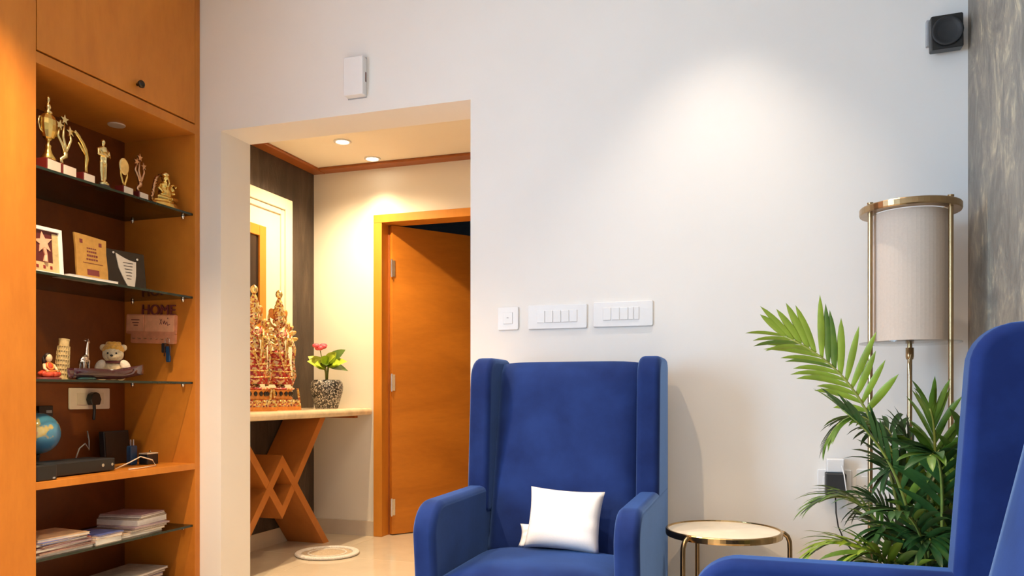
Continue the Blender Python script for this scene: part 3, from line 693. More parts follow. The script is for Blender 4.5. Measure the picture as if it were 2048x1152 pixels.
for q, (k, th, rz) in enumerate(seq):
    magazine(-2.73 + .004*math.sin(q*2), 2.375 + .012*math.sin(q*1.7), z, rz, .21, .27-.006*q, th, k,
             '%s covered magazine, number %s from the bottom of the left stack' % (names[k], ['one', 'two', 'three', 'four', 'five', 'six', 'seven', 'eight', 'nine'][q]), 'magazines on the lower glass shelf'); z += th
z = GZ
for q, (k, th, rz) in enumerate([(9, .022, .03), (6, .010, -.03), (2, .006, .06)]):
    magazine(-2.705, 2.585 + .006*q, z, rz, .17, .135, th, k, '%s booklet in the short middle stack, %s layer' % (names[k], ['bottom', 'middle', 'top'][q]), 'booklets on the lower glass shelf'); z += th
z = GZ
for q, (k, th, rz) in enumerate([(0, .009, .02), (6, .008, -.02), (7, .010, .05), (5, .007, .02), (3, .026, .10), (7, .007, .12), (0, .007, .16), (5, .006, .14)]):
    magazine(-2.745 + (0 if q < 4 else -.03), 2.785 + .022*min(q, 4), z, rz, .21, .25 - .012*q, th, k,
             '%s magazine in the right stack by the side panel, layer %s up' % (names[k], ['one', 'two', 'three', 'four', 'five', 'six', 'seven', 'eight'][q]), 'magazines on the lower glass shelf'); z += th
z = .08
for q, (k, th, rz) in enumerate([(7, .016, 0), (3, .014, .05), (5, .012, -.04), (7, .010, .08), (0, .010, .12)]):
    magazine(-2.80, 2.80 + .02*q, z, rz, .21, .27, th, k, '%s magazine on the bottom board, %s of that pile' % (names[k], ['lowest', 'second', 'third', 'fourth', 'topmost'][q]), 'magazines on the bottom board'); z += th

# ================================================================== HALL FURNITURE
CX0, CX1, CYa, CYb = XD+.001, -2.533, 3.36, YH-.001
t = thing('console_table', 'marble topped hall console on crossed wooden diamond legs', 'console table', (0, 0, 0))
m = MB(); prof = [(CX0, .812), (CX1-.02, .812)] + [(CX1-.022+.022*math.cos(a), .836+.024*math.sin(a)) for a in [R(-90+18*q) for q in range(11)]] + [(CX0, .860)]
m.prism(prof, CYa, CYb, 'y'); m.build('marble_top', 'console_marble', t)
def vboard(path, th, xf=-2.705):
    # path of (y,z) points: boards extruded from the wall (x) to the front plane
    m = MB(); n_ = len(path); L_, R_ = [], []
    for i in range(n_):
        a = Vector(path[max(0, i-1)]); b_ = Vector(path[i]); c_ = Vector(path[min(n_-1, i+1)])
        if i in (0, n_-1):
            d_ = (c_ - b_ if i == 0 else b_ - a).normalized()
            off = th/2/abs(d_.y) if abs(d_.y) > .1 else th/2
            if i: off = -off
            L_.append((b_.x-off, b_.y)); R_.append((b_.x+off, b_.y))
        else:
            d1 = (b_-a).normalized(); off = th/2/max(.2, abs(d1.x)) ; sgn = 1 if d1.y < 0 else -1
            L_.append((b_.x, b_.y - off)) if sgn > 0 else L_.append((b_.x, b_.y + off))
            R_.append((b_.x, b_.y + off)) if sgn > 0 else R_.append((b_.x, b_.y - off))
    m.prism(L_ + R_[::-1], CX0+.013, xf, 'x'); return m
yc = 3.935
vboard([(yc-.445, .811), (yc, .262), (yc+.445, .811)], .048).build('v_leg', 'wood_console', t)
vboard([(yc-.475, 0), (yc, .560), (yc+.475, 0)], .048, -2.7035).build('a_leg', 'wood_console', t)
bx('batten', 'wood_trim', t, CX0+.02, CX1-.05, 4.56, 4.60, .796, .812)
# panel and picture on the dark wall
t = thing('wall_panel', 'cream moulded panel on the dark hall wall', 'wall panel', (XD, 0, 0))
PY0, PY1, PZ0, PZ1 = 3.42, 4.408, .95, 2.21
def rim(m, y0, y1, z0, z1, w, x0, x1):
    m.box(x0, x1, y0, y0+w, z0, z1); m.box(x0, x1, y1-w, y1, z0, z1); m.box(x0, x1, y0+w, y1-w, z0, z0+w); m.box(x0, x1, y0+w, y1-w, z1-w, z1)
m = MB(); rim(m, PY0, PY1, PZ0, PZ1, .075, .001, .035); m.build('outer_moulding', 'cream_panel', t, bevel=.006)
m = MB(); rim(m, PY0+.075, PY1-.075, PZ0+.075, PZ1-.075, .035, .001, .024); m.build('inner_moulding', 'cream_panel', t, bevel=.005)
bx('field', 'cream_panel', t, .001, .012, PY0+.11, PY1-.11, PZ0+.11, PZ1-.11)
t = thing('picture', 'dark picture in an orange wooden frame on the cream panel', 'picture', (XD+.0125, 0, 0))
m = MB(); rim(m, 3.72, 4.125, 1.35, 1.985, .065, 0, .022); m.build('frame', 'wood_frame', t, bevel=.003)
bx('picture_sheet', 'plaque_black', t, 0, .008, 3.785, 4.06, 1.415, 1.92)
# idols
def idol(x, y, rz, label):
    t = thing('idol', label, 'statue', (x, y, .860), rz, 'pair of idols on the hall console')
    m = MB(); m.prism([(-.102, 0), (.102, 0), (.100, .022), (-.100, .022)], -.075, .075); b0 = m.build('pedestal', 'idol_orange', t)
    m = MB(); m.prism([(-.098, .022), (.098, .022), (.092, .062), (-.092, .062)], -.068, .068); m.build('pedestal_tier', 'idol_paint', t)
    for q in range(7):
        m = MB(); m.ell((-.084+.028*q, -.068, .044), (.010, .007, .015), 10, 8); m.build('petal', 'idol_gold', t, smooth=True)
    m = MB(); m.lathe([(.078, .062), (.082, .070), (.070, .082), (.066, .100), (.076, .112), (.080, .118)], 28, sy=.78); m.build('lotus_seat', 'idol_orange', t, smooth=True)
    for q in range(14):
        a = 2*PI*q/14; m = MB(); m.ell((.072*math.cos(a), .056*math.sin(a), .096), (.011, .009, .014), 8, 6); m.build('lotus_petal', 'plaque_black', t, smooth=True)
    m = MB(); m.lathe([(.082, .118), (.094, .124), (.088, .130)], 28, sy=.78); m.build('seat_rim', 'idol_red', t)
    for s in (-1, 1):
        m = MB(); m.prism([(s*.076, .128), (s*.086, .128), (s*.102, .022), (s*.092, .022)], -.073, -.064); m.build('side_scroll', 'idol_gold', t)
    # body: one continuous figure
    m = MB()
    for s in (-1, 1):
        m.tube([(s*.022, 0, .30), (s*.026+.004, -.006, .215), (s*.014, -.004, .145)], [.030, .024, .015], 10); m.ell((s*.014, -.018, .137), (.012, .024, .009))
        m.tube([(s*.048, 0, .455), (s*.072, -.006, .395), (s*.046, -.046, .370 + .03*(s > 0))], [.017, .015, .011], 10); m.ell((s*.040, -.052, .374 + .03*(s > 0)), (.012, .010, .013))
    m.ell((0, 0, .31), (.046, .034, .040)); m.ell((0, 0, .37), (.036, .027, .050)); m.ell((0, 0, .435), (.052, .030, .040))
    m.tube([(0, 0, .45), (0, 0, .50)], [.018, .015], 10); m.ell((0, -.004, .525), (.030, .032, .038)); m.ell((0, -.036, .520), (.006, .006, .009))
    m.build('body', 'idol_paint', t, remesh=.004)
    m = MB(); m.lathe([(.050, .345), (.062, .30), (.070, .24), (.078, .18), (.082, .150), (.074, .150)], 22, sy=.62)
    for k, v in enumerate(m.bm.verts):
        if k % 2: v.co.x *= .92; v.co.y *= .92
    m.build('skirt', 'idol_red', t, smooth=True)
    for q in range(5):
        m = MB(); z0 = .335-.035*q; m.ring((0, -.004, z0), .052+.008*q, .0045, 30, 6, (R(6), 0, 0)); o = m.build('hem_band', 'idol_gold', t, smooth=True); o.scale = (1, .72, 1)
    m = MB(); m.tube([(-.048, -.012, .46), (-.036, -.036, .40), (-.020, -.048, .32), (0, -.058, .25), (.020, -.050, .32), (.036, -.036, .40), (.048, -.012, .46)], .0075, 8); m.build('garland', 'idol_gold', t, smooth=True)
    m = MB(); m.tube([(-.036, -.014, .47), (-.020, -.034, .43), (0, -.040, .415), (.020, -.034, .43), (.036, -.014, .47)], .006, 8); m.build('necklace', 'idol_red', t, smooth=True)
    for s in (-1, 1):
        for q in range(4):
            m = MB(); a = R(20+q*26); m.ell((s*(.066+.040*math.cos(a)), .012, .40+.055*math.sin(a)+.014*q), (.026, .008, .013), 10, 6, rot=(0, -s*a*.6, 0)); m.build('plume', 'idol_gold', t, smooth=True)
        m = MB(); m.tube([(s*.068, -.01, .43), (s*.094, -.004, .36), (s*.086, -.006, .28), (s*.098, -.004, .20), (s*.080, 0, .14)], [.009, .012, .009, .010, .006], 8); m.build('scarf', 'idol_paint', t, smooth=True)
        m = MB(); m.ell((s*.036, -.004, .515), (.007, .007, .014), 8, 6); m.build('earring', 'idol_gold', t, smooth=True)
        for q in range(3):
            m = MB(); m.ring((s*(.052+.007*q), -.030+.012*q, .385+.006*q), .015, .0035, 14, 6, (R(60), 0, 0)); m.build('bangle', 'idol_gold', t, smooth=True)
    for s in (-1, 1):
        m = MB(); m.ell((s*.034, .012, .560), (.024, .012, .034), 12, 8, rot=(0, s*R(28), 0)); m.build('crown_wing', 'idol_orange', t, smooth=True)
    m = MB(); m.ring((0, .022, .535), .054, .008, 30, 8, (R(90), 0, 0)); m.build('halo', 'idol_gold', t, smooth=True)
    m = MB(); m.lathe([(.034, .545), (.038, .556), (.032, .570), (.034, .578), (.026, .596), (.028, .602), (.019, .622), (.020, .628), (.011, .645), (.008, .652)], 22, sy=.95); m.build('crown', 'idol_gold', t, smooth=True)
    m = MB(); m.lathe([(.007, .650), (.017, .660), (.021, .674), (.017, .690), (.006, .700), (.001, .703)], 18); m.build('crown_ball', 'pale_gold', t, smooth=True)
idol(-2.72, 3.925, R(62), 'ornate gold and red crowned idol nearest the flower pot')
idol(-2.72, 3.690, R(62), 'ornate gold and red crowned idol half hidden by the wall opening')
# flower pot
t = thing('flower_pot_plant', 'lime-leaved plant with pink flower in a speckled dark pot on the console', 'potted plant', (-2.755, 4.50, .860))
m = MB(); m.lathe([(.070, 0), (.074, .004), (.086, .05), (.102, .105), (.106, .140), (.100, .168), (.088, .184), (.082, .186), (.078, .176), (.074, .165)], 32); m.build('pot', 'pot_speckle', t, smooth=True)
m = MB(); m.lathe([(.001, .160), (.078, .160), (.078, .166), (.001, .170)], 24); m.build('soil', 'soil', t)
def leaf(parent, base, tip, width, mat, droop=.0, name='leaf', nrm=None, fold=.25, n_=7):
    m = MB(); base = Vector(base); tip = Vector(tip); ax = tip-base; L_ = ax.length
    side = ax.cross(Vector(nrm) if nrm else Vector((0, 0, 1)))
    if side.length < 1e-4: side = ax.orthogonal()
    side.normalize(); up = side.cross(ax).normalized(); rows = []
    for i in range(n_+1):
        u = i/n_; wdt = width*.5*(math.sin(PI*u**.75)**.8)*(1-.15*u) + .0004
        c = base + ax*u + Vector((0, 0, -droop*u*u)) + up*(.0)
        f_ = fold*wdt
        rows.append([m.bm.verts.new(c - side*wdt + up*f_), m.bm.verts.new(c), m.bm.verts.new(c + side*wdt + up*f_)])
    for i in range(n_):
        for k in range(2): m.bm.faces.new((rows[i][k], rows[i][k+1], rows[i+1][k+1], rows[i+1][k]))
    return m.build(name, mat, parent, smooth=True)
m = MB()
for a in range(4): m.tube([(0, 0, .16), (.008*math.cos(a*1.6), .008*math.sin(a*1.6), .23), (.02*math.cos(a*1.6), .02*math.sin(a*1.6), .30)], [.007, .005, .003], 6)
m.tube([(0, 0, .2), (-.016, -.035, .33), (-.02, -.05, .385)], [.004, .003, .003], 6); m.build('stem', 'stem_green', t, smooth=True)
for (a, r_, z0, z1, w_) in ((205, .12, .27, .345, .085), (230, .13, .28, .31, .085), (262, .12, .28, .29, .08), (300, .12, .29, .28, .075), (325, .13, .30, .34, .08), (345, .13, .29, .30, .08), (10, .14, .29, .31, .08), (40, .14, .29, .25, .08), (70, .12, .30, .29, .07), (120, .10, .31, .34, .07), (165, .12, .29, .29, .08), (28, .12, .31, .39, .075), (280, .09, .30, .34, .07), (350, .08, .31, .37, .07)):
    leaf(t, (.01*math.cos(R(a)), .01*math.sin(R(a)), z0-.02), (r_*math.cos(R(a)), r_*math.sin(R(a)), z1+.045), w_*1.12, 'leaf_lime' if a not in (40, 28, 300) else 'leaf_green', .05, nrm=(.35, -.6, .72))
for q in range(7):
    a = 2*PI*q/7; m = MB(); m.ell((-.02+.024*math.cos(a), -.05+.024*math.sin(a), .400+.010*math.sin(2*a)), (.026, .018, .015), 10, 6, rot=(0, 0, a)); m.build('petal', 'petal_pink', t, smooth=True)
# round mat
t = thing('round_mat', 'small round woven mat with white border on the hall floor', 'mat', (-2.50, 4.09, 0))
m = MB(); m.lathe([(.001, 0), (.150, 0), (.150, .010), (.001, .011)], 40); m.build('centre', 'rug_tan', t)
m = MB(); m.ring((0, 0, .010), .168, .022, 48, 8, sz=.45); m.build('border', 'rug_white', t, smooth=True)
m = MB(); m.ring((0, 0, .011), .110, .006, 40, 6, sz=.5); m.build('inner_ring', 'rug_white', t, smooth=True)

# ================================================================== THINGS ON THE MAIN WALL
t = thing('door_chime', 'white door chime box with dark slot above the wall opening', 'door chime', (-1.742, YW, 2.272))
m = MB(); m.prism(rrect(-.048, .048, 0, .170, .006), -.040, 0); m.build('case', 'white_plastic', t, bevel=.004, bseg=2)
bx('slot', 'red_base', t, .0475, .0487, -.016, -.008, .062, .105); bx('back_plate', 'grey_plastic', t, -.046, .046, -.003, 0, -.004, .174)
def switch_plate(x0, x1, z0, z1, label, mods, group='switch plates on the main wall', face='white_plastic'):
    t = thing('switch_plate', label, 'switch', ((x0+x1)/2, YW, z0), 0, group)
    w_, h_ = x1-x0, z1-z0
    m = MB(); m.prism(rrect(-w_/2, w_/2, 0, h_, .006), -.009, 0); m.build('plate', face, t, bevel=.003, bseg=2)
    for (a, b_, tilt) in mods:
        bx('rocker', 'white_plastic', t, a+.001, b_-.001, -.0125, -.008, h_*.26, h_*.76, .0015, 1, rot=None)
    return t
t = switch_plate(-1.078, -.988, 1.222, 1.318, 'small square bell switch plate, leftmost of three on the wall', [(-.022, .022, 0)])
m = MB(); m.cbox((0, -.013, .050), (.008, .001, .003)); m.build('bell_mark', 'grey_plastic', t)
switch_plate(-.946, -.698, 1.222, 1.320, 'wide white switch plate in the middle of the row of three', [(-.085+.034*q, -.051+.034*q, 0) for q in range(5)])
switch_plate(-.672, -.434, 1.224, 1.324, 'wide white switch plate at the right of the row of three', [(-.080, -.046, 0), (-.044, -.012, 0), (-.012, .022, 0), (.022, .044, 0), (.044, .066, 0)])
t = switch_plate(.168, .284, .575, .680, 'white wall socket holding the black charger', [(-.040, .000, 0)], 'low wall sockets')
t2 = switch_plate(.300, .440, .580, .685, 'white wall socket half hidden behind the palm', [(-.055, -.020, 0), (-.016, .020, 0)], 'low wall sockets')
m = MB()
for x, z in ((.040, .068), (.032, .044), (.048, .044)): m.ell((x, -.0125, z), (.003, .001, .003), 8, 6)
m.build('socket_holes', 'grey_plastic', t2)
t = thing('charger', 'black charger with green light plugged into white adapter on the wall', 'charger', (.226, YW-.012, .588))
bx('white_adapter', 'white_plastic', t, -.030, .030, -.045, -.001, .085, .135, .005)
ad = bx('black_block', 'soft_black', t, -.034, .034, -.075, -.001, .0, .084, .004)
m = MB(); m.ell((.003, -.0755, .010), (.003, .0015, .003), 8, 6); m.build('led', 'green_led', ad)
m = MB(); m.tube([(.0, -.04, .0), (.002, -.04, -.06), (.010, -.03, -.11), (.03, -.02, -.16), (.09, -.012, -.24), (.10, -.01, -.50)], .0028, 6); m.build('cord', 'soft_black', t, smooth=True)
m = MB(); m.tube([(.020, -.050, .11), (.026, -.079, .08), (.036, -.080, .0), (.042, -.05, -.02)], .0022, 6); m.build('white_cord', 'white_plastic', t, smooth=True)
t = thing('wall_speaker', 'square black speaker on a grey bracket high by the corner', 'speaker', (.583, YW, 2.152))
bx('bracket', 'grey_plastic', t, -.058, .052, -.02, 0, .030, .122, .003)
m = MB(); m.prism(rrect(-.050, .050, 0, .115, .006), -.066, -.020); cs = m.build('case', 'black_plastic', t, bevel=.004, bseg=2, rot=(R(3), R(-1.5), 0))
m = MB(); m.lathe([(.046, 0), (.050, .003), (.046, .006), (.040, .003), (.020, -.004), (.001, -.006)], 32, (0, -.068, .058), Matrix.Rotation(R(90), 4, 'X')); m.build('cone', 'soft_black', cs, smooth=True)
t = thing('junction_box', 'beige box at the very top of the wall by the bookcase', 'wall box', (-2.345, YW, 2.812))
bx('case', 'cream_plastic', t, -.072, .072, -.028, 0, 0, .08, .004); bx('cover_rim', 'cream_plastic', t, -.066, .066, -.031, -.028, .006, .074, .001)

# ================================================================== ARMCHAIRS
def armchair(loc, rz, label):
    t = thing('armchair', label, 'armchair', loc, rz, 'blue velvet wing chairs')
    Wd, ZA, ZT = .35, .622, 1.092
    A, B = .076, .082
    for s in (-1, 1):
        m = MB()
        pf = [(-.36, .13), (.385, .13), (.385, ZA)] + [(-.30 + .10*math.cos(a), ZA-.10 + .10*math.sin(a)) for a in [R(90+9*q) for q in range(11)]]
        m.prism(pf, min(s*(Wd-A), s*Wd), max(s*(Wd-A), s*Wd), 'x'); m.build('arm', 'blue_velvet', t, bevel=.022, bseg=5)
        m = MB()
        cr = lambda cx, cz, r_, a0, a1: [(cx + r_*math.cos(R(a0+(a1-a0)*q/8)), cz + r_*math.sin(R(a0+(a1-a0)*q/8))) for q in range(9)]
        pf = [(.078, ZA-.10), (.395, ZA-.10)] + cr(.395-.045, ZT-.045, .045, 0, 90) + cr(.112+.085, ZT-.085, .085, 90, 180)
        m.prism(pf, min(s*(Wd-B), s*(Wd-.001)), max(s*(Wd-B), s*(Wd-.001)), 'x'); m.build('wing', 'blue_velvet', t, bevel=.022, bseg=5)
        for y in (-.33, .33):
            m = MB(); m.lathe([(.014, 0), (.020, .135)], 12, (s*.30, y, 0)); m.build('leg', 'dark_leg', t, smooth=True)
    IW = Wd-A+.006
    # reclined, softly bulging backrest
    m = MB(); NX, NZ = 14, 16; fr = []; bk_ = []
    for j in range(NZ+1):
        v = j/NZ; z_ = .36 + (1.078-.36)*v; yf = .085 + .165*v
        rf, rb = [], []
        for i in range(NX+1):
            u = -1 + 2*i/NX; bul = .022*(1-abs(u)**6)*(1-abs(2*v-1)**8) - (.020 if abs(u) == 1 else 0)
            zz = z_ - (.010*(u**6) if j == NZ else 0)
            rf.append(m.bm.verts.new((u*IW, yf - bul + (.02 if j == NZ else 0), zz))); rb.append(m.bm.verts.new((u*IW, .39, zz)))
        fr.append(rf); bk_.append(rb)
    for g, fl_ in ((fr, 0), (bk_, 1)):
        for j in range(NZ):
            for i in range(NX): m.bm.faces.new((g[j][i], g[j][i+1], g[j+1][i+1], g[j+1][i]))
    for j in range(NZ):
        for i in (0, NX): m.bm.faces.new((fr[j][i], bk_[j][i], bk_[j+1][i], fr[j+1][i]))
    for i in range(NX):
        for j in (0, NZ): m.bm.faces.new((fr[j][i], fr[j][i+1], bk_[j][i+1], bk_[j][i]))
    m.build('backrest', 'blue_velvet', t, smooth=True)
    bx('seat_base', 'blue_velvet', t, -IW, IW, -.35, .12, .13, .30, .01)
    m = MB(); NX, NY = 14, 12; tp_, bt = [], []
    for j in range(NY+1):
        y_ = -.375 + (.10+.375)*j/NY; rt, rb = [], []
        for i in range(NX+1):
            u = -1+2*i/NX; v = -1+2*j/NY
            h_ = .385 + .040*(1-abs(u)**5)*(1-abs(v)**5)
            rt.append(m.bm.verts.new((u*IW*.995, y_, h_))); rb.append(m.bm.verts.new((u*IW*.995, y_, .300)))
        tp_.append(rt); bt.append(rb)
    for g in (tp_, bt):
        for j in range(NY):
            for i in range(NX): m.bm.faces.new((g[j][i], g[j][i+1], g[j+1][i+1], g[j+1][i]))
    for j in range(NY):
        for i in (0, NX): m.bm.faces.new((tp_[j][i], bt[j][i], bt[j+1][i], tp_[j+1][i]))
    for i in range(NX):
        for j in (0, NY): m.bm.faces.new((tp_[j][i], tp_[j][i+1], bt[j][i+1], bt[j][i]))
    m.build('seat_cushion', 'blue_velvet', t, smooth=True)
    return t
armchair((-.705, 2.60, 0), R(1), 'blue velvet wing armchair facing the room with white pillow')
armchair((.243, 1.375, 0), R(-90), 'blue velvet wing armchair cropped by the right edge of the photo')

def pillow(name, label, loc, rot, w_, h_, th, group, mat='white_cotton'):
    m = MB(); N = 22; F, Bk = [], []
    for j in range(N+1):
        f, b_ = [], []
        for i in range(N+1):
            u, v = -1+2*i/N, -1+2*j/N
            pu = u*(1-.07*(1-v*v)*abs(u)**2); pv = v*(1-.07*(1-u*u)*abs(v)**2)
            hgt = th/2*((1-u**4)*(1-v**4))**.55
            wr = .0035*math.sin(9*(u*.6+v*1.1))*math.exp(-((u-.75)**2+(v+.1)**2)*6) + .003*math.sin(11*(v+.35*u*u))*math.exp(-((u+.7)**2+(v-.1)**2)*4)
            x, z = pu*w_/2, pv*h_/2
            f.append(m.bm.verts.new((x, -hgt - wr*(1-u**8)*(1-v**8), z)))
            b_.append(f[-1] if i in (0, N) or j in (0, N) else m.bm.verts.new((x, hgt, z)))
        F.append(f); Bk.append(b_)
    for j in range(N):
        for i in range(N):
            m.bm.faces.new((F[j][i], F[j][i+1], F[j+1][i+1], F[j+1][i])); m.bm.faces.new((Bk[j+1][i], Bk[j+1][i+1], Bk[j][i+1], Bk[j][i]))
    return tag(m.build(name, mat, smooth=True, loc=loc, rot=rot), label, 'pillow', group)
pillow('pillow', 'white square pillow propped on the blue armchair seat', (-.670, 2.615, .525), (R(-20), R(2.5), R(2)), .262, .215, .085, 'white pillows')
pillow('pillow', 'white pillow corner peeking out behind the propped white pillow', (-.715, 2.665, .455), (R(-28), R(0), R(4)), .262, .085, .03, 'white pillows')

# ================================================================== SIDE TABLE
t = thing('side_table', 'round cream marble side table with brass rim and bent tube legs', 'side table', (-.153, 2.83, 0))
TR, TZ = .193, .480
m = MB(); m.lathe([(.001, TZ-.012), (TR-.004, TZ-.012), (TR-.004, TZ+.001), (.001, TZ+.001)], 48); m.build('marble_top', 'table_marble', t)
m = MB(); m.lathe([(TR-.004, TZ-.016), (TR+.004, TZ-.016), (TR+.005, TZ-.010), (TR+.005, TZ+.003), (TR+.003, TZ+.006), (TR-.003, TZ+.006), (TR-.004, TZ+.002)], 64, closed=True); m.build('rim', 'brass', t)
for a in (-122, 12, 118, -60):
    c, s = math.cos(R(a)), math.sin(R(a))
    if a == -60: continue
    m = MB(); m.tube([(c*(TR+.002), s*(TR+.002), TZ-.004), (c*(TR+.012), s*(TR+.012), TZ-.006), (c*(TR+.024), s*(TR+.024), TZ-.016), (c*(TR+.031), s*(TR+.031), TZ-.034), (c*(TR+.032), s*(TR+.032), TZ-.06), (c*(TR+.032), s*(TR+.032), .03), (c*(TR+.026), s*(TR+.026), .010), (c*(TR+.01), s*(TR+.01), .009)], .0085, 12)
    m.build('leg', 'antique_brass', t, smooth=True)
m = MB(); m.ring((0, 0, .009), TR+.008, .0085, 56, 10); m.build('foot_ring', 'antique_brass', t, smooth=True)

# ================================================================== FLOOR LAMP
LX, LY = .437, 2.85
t = thing('floor_lamp', 'tall brass framed floor lamp with pale drum shade by the corner', 'floor lamp', (LX, LY, 0))
m = MB(); m.lathe([(.150, 0), (.150, .016), (.145, .018), (.001, .018)], 48); m.build('base', 'antique_brass', t)
m = MB(); m.lathe([(.115, 1.548), (.150, 1.548), (.152, 1.552), (.152, 1.568), (.150, 1.571), (.115, 1.571), (.113, 1.568), (.113, 1.552)], 56, closed=True)
m.build('top_ring', 'antique_brass', t)
a0 = math.atan2(.988, .152)
for q, da in enumerate((0, 120, -120)):
    a = a0 + R(da); x, y = .133*math.cos(a), .133*math.sin(a)
    m = MB(); m.lathe([(.0078, .016), (.0078, 1.576), (.0095, 1.577), (.0095, 1.582), (.002, 1.584)], 14, (x, y, 0)); m.build('pole', 'antique_brass', t, smooth=False)
    if q == 0:
        s_ = MB(); s_.lathe([(.011, 1.075), (.013, 1.085), (.013, 1.115)], 12, (x, y, 0)); s_.build('pole_collar', 'antique_brass', t, smooth=True)
m = MB(); N = 56; prof = [(.1135, 1.128), (.1135, 1.545), (.1120, 1.545), (.1120, 1.128)]
rings = [[m.bm.verts.new((r_*math.cos(2*PI*k/N), r_*math.sin(2*PI*k/N), z)) for k in range(N)] for r_, z in prof]
for i in range(4):
    for k in range(N): m.bm.faces.new((rings[i][k], rings[i][(k+1) % N], rings[(i+1) % 4][(k+1) % N], rings[(i+1) % 4][k]))
m.build('shade', 'shade_fabric', t, smooth=False)
m = MB(); m.lathe([(.001, 1.122), (.152, 1.122), (.152, 1.126), (.001, 1.126)], 48); m.build('lower_disc', 'acrylic', t)
m = MB(); m.tube([(.02, .10, 1.09), (.012, .098, 1.06), (.014, .098, 1.02)], .003, 6); m.build('pull_cord', 'antique_brass', t)

# ================================================================== ARECA PALM
PX, PY = .385, 2.24
t = thing('areca_palm', 'leafy green areca palm between the floor lamp and right armchair', 'potted palm', (PX, PY, 0))
m = MB(); m.lathe([(.10, 0), (.105, .005), (.125, .20), (.132, .205), (.132, .225), (.122, .225), (.118, .20)], 32); m.build('pot', 'pot_white', t, smooth=True)
m = MB(); m.lathe([(.001, .19), (.119, .19), (.119, .198), (.001, .202)], 24); m.build('soil', 'soil', t)
def bez(P, u):
    P = [Vector(p) for p in P]
    while len(P) > 1: P = [P[i].lerp(P[i+1], u) for i in range(len(P)-1)]
    return P[0]
rnd = random.Random(11)
def leaflet(m, base, d0, L_, wdt, droop, face):
    n_ = 6; rows = []; p = base.copy(); d_ = d0.normalized()
    for i in range(n_+1):
        u = i/n_; w2 = wdt*.5*max(.03, math.sin(PI*min(1, .10+.9*u))**.7)*(1 if u < .95 else .3)
        side = d_.cross(face)
        if side.length < 1e-3: side = d_.orthogonal()
        side.normalize(); up = side.cross(d_).normalized()
        rows.append([m.bm.verts.new(p - side*w2 + up*w2*.3), m.bm.verts.new(p), m.bm.verts.new(p + side*w2 + up*w2*.3)])
        d_ = (d_ + Vector((0, 0, -droop*(.3+u)))).normalized(); p = p + d_*(L_/n_)
    for i in range(n_):
        for k in range(2): m.bm.faces.new((rows[i][k], rows[i][k+1], rows[i+1][k+1], rows[i+1][k]))
def frond(P, nl, L_, wdt, mat, start=.45, droop=.10, singles=True, spread=60, lift=.45, asym=None):
    N = 20; pts = [bez(P, i/N) for i in range(N+1)]
    m = MB(); m.tube(pts, [.0055*(1-.8*i/N)+.0010 for i in range(N+1)], 6); fo = m.build('frond', 'stem_green', t, smooth=True)
    mm = None if singles else MB()
    for k in range(nl):
        u = start + (1-start)*(k/(nl-1))*.985; c = bez(P, u); tg = (bez(P, min(1, u+.02)) - bez(P, u-.02)).normalized()
        sd = tg.cross(Vector((0, 0, 1)))
        if sd.length < 1e-3: sd = Vector((1, 0, 0))
        sd.normalize(); up = sd.cross(tg).normalized()
        prof = .45 + .55*math.sin(PI*(.18 + .74*k/(nl-1)))
        for s in (-1, 1):
            ang = R(spread*(1 - .55*k/(nl-1)) + rnd.uniform(-8, 8)); lf = lift; dr = droop
            if asym is not None: lf = asym[0] if s*asym[2] > 0 else asym[1]; dr = droop*(.5 if lf > 0 else 1.6)
            d_ = tg*math.cos(ang) + (sd*s*(1-abs(lf)*.6) + up*lf).normalized()*math.sin(ang)
            ll = L_*prof*rnd.uniform(.85, 1.12)
            face = (up*(1-abs(lf)*.5) - sd*s*lf).normalized()
            q = mm or MB(); leaflet(q, c, d_, ll, wdt*rnd.uniform(.85, 1.1), dr*rnd.uniform(.7, 1.3), face)
            if singles: q.build('leaflet', mat if rnd.random() > .18 else 'leaf_green', fo, smooth=True)
    if mm: o = mm.build('leaflets', mat, fo, smooth=True); o['kind'] = 'stuff'
    return fo
def rel(*pts): return [(x-PX, y-PY, z) for x, y, z in pts]
# the tall arching frond that leans left in front of the wall
frond(rel((.37, 2.24, .20), (.335, 2.23, .62), (.30, 2.22, .90), (.20, 2.20, 1.035), (.035, 2.18, 1.11)), 14, .165, .019, 'leaf_bright', .60, .05, True, 62, .8, (.95, -.35, -1))
# second arch below it
frond(rel((.38, 2.22, .20), (.36, 2.20, .70), (.30, 2.18, .93), (.20, 2.16, .96), (.14, 2.15, .84)), 13, .10, .012, 'leaf_green', .55, .18, True, 46, -.2)
# fronds leaning left at mid and low height
frond(rel((.38, 2.22, .20), (.37, 2.18, .50), (.34, 2.15, .74), (.27, 2.12, .84), (.17, 2.10, .92)), 11, .14, .016, 'leaf_dark', .45, .05, True, 34, .3)
frond(rel((.36, 2.22, .20), (.33, 2.16, .45), (.29, 2.12, .66), (.21, 2.10, .745), (.115, 2.08, .69)), 15, .13, .012, 'leaf_green', .42, .15, True, 42, .1)
frond(rel((.36, 2.22, .20), (.32, 2.14, .40), (.27, 2.10, .57), (.19, 2.08, .64), (.11, 2.06, .575)), 14, .12, .013, 'leaf_bright', .42, .15, True, 42, .1)
frond(rel((.36, 2.2, .20), (.33, 2.12, .42), (.30, 2.06, .55), (.25, 2.02, .62), (.19, 2.0, .57)), 10, .13, .019, 'leaf_bright', .45, .12, True, 46, .3)
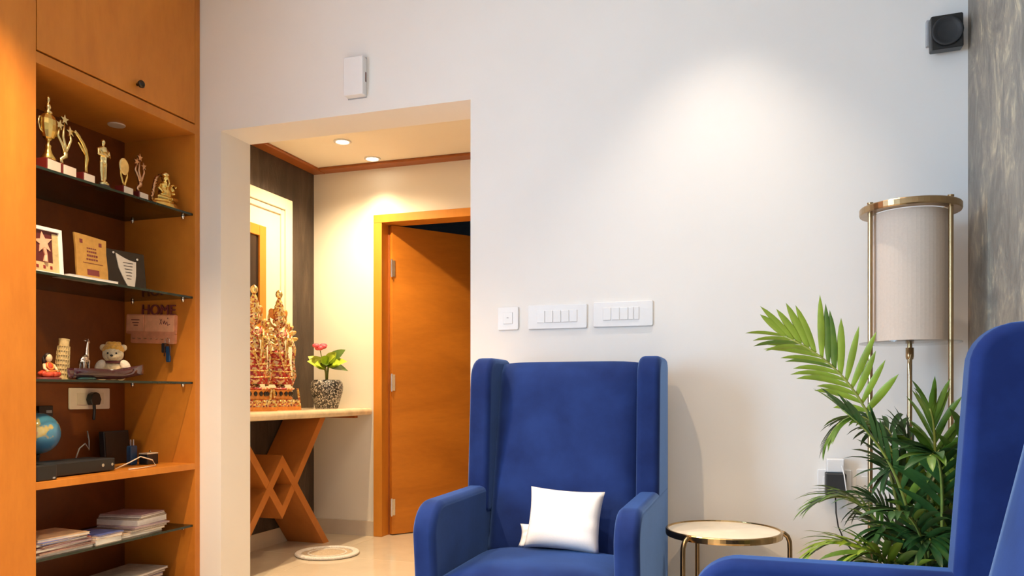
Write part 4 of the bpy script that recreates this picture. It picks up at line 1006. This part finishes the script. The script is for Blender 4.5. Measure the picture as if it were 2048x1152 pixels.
# upright and right-hand mass
frond(rel((.40, 2.25, .20), (.40, 2.26, .55), (.41, 2.27, .80), (.41, 2.26, .87), (.39, 2.24, .92)), 12, .13, .014, 'leaf_green', .44, .09, True, 36, .3)
frond(rel((.41, 2.24, .20), (.43, 2.22, .50), (.45, 2.20, .74), (.48, 2.17, .86), (.51, 2.12, .88)), 12, .15, .020, 'leaf_green', .42, .12, True, 46, .3)
frond(rel((.40, 2.22, .20), (.40, 2.16, .50), (.40, 2.10, .74), (.38, 2.02, .84), (.34, 1.95, .82)), 12, .15, .020, 'leaf_dark', .42, .14, True, 48, .2)
frond(rel((.42, 2.24, .20), (.45, 2.26, .50), (.49, 2.27, .74), (.53, 2.26, .84), (.55, 2.24, .84)), 11, .10, .020, 'leaf_dark', .42, .14, True, 46, .2)
frond(rel((.41, 2.22, .20), (.43, 2.14, .46), (.45, 2.06, .66), (.47, 1.98, .76), (.49, 1.92, .75)), 12, .14, .020, 'leaf_dark', .40, .14, True, 48, .2)
frond(rel((.39, 2.22, .20), (.38, 2.14, .42), (.36, 2.04, .60), (.32, 1.96, .70), (.26, 1.90, .70)), 12, .14, .016, 'leaf_dark', .40, .16, True, 48, .1)
for (dx, dy, hh, ll, mt) in ((-.10, .16, .86, .13, 'leaf_dark'), (.06, .16, .80, .10, 'leaf_dark'), (-.04, -.26, .62, .13, 'leaf_dark'), (-.16, -.22, .54, .12, 'leaf_green'), (.08, -.18, .66, .12, 'leaf_dark'),
                             (.02, .10, .72, .12, 'leaf_green'), (-.10, -.06, .76, .13, 'leaf_dark'), (.10, -.05, .78, .10, 'leaf_green'), (-.14, .06, .66, .13, 'leaf_dark'), (.05, -.30, .54, .12, 'leaf_dark'), (.0, -.12, .80, .14, 'leaf_green'), (-.13, -.14, .62, .13, 'leaf_dark'), (-.08, -.30, .50, .12, 'leaf_dark'), (-.06, .02, .84, .12, 'leaf_dark'), (.09, -.22, .58, .10, 'leaf_dark'), (-.18, -.06, .50, .12, 'leaf_green')):
    frond([(dx*.05, dy*.05, .20), (dx*.2, dy*.2, .20+(hh-.2)*.5), (dx*.45, dy*.45, hh-.03), (dx*.75, dy*.75, hh+.04), (dx, dy, hh)], 13, ll, .017, mt, .38, .16, False, 48, .1)
for q in range(9):
    a = q*.7; m = MB(); m.tube([(.05*math.cos(a), .05*math.sin(a), .19), (.055*math.cos(a), .055*math.sin(a), .40), (.065*math.cos(a), .065*math.sin(a), .62)], [.007, .006, .004], 7); m.build('cane', 'stem_green', t, smooth=True)
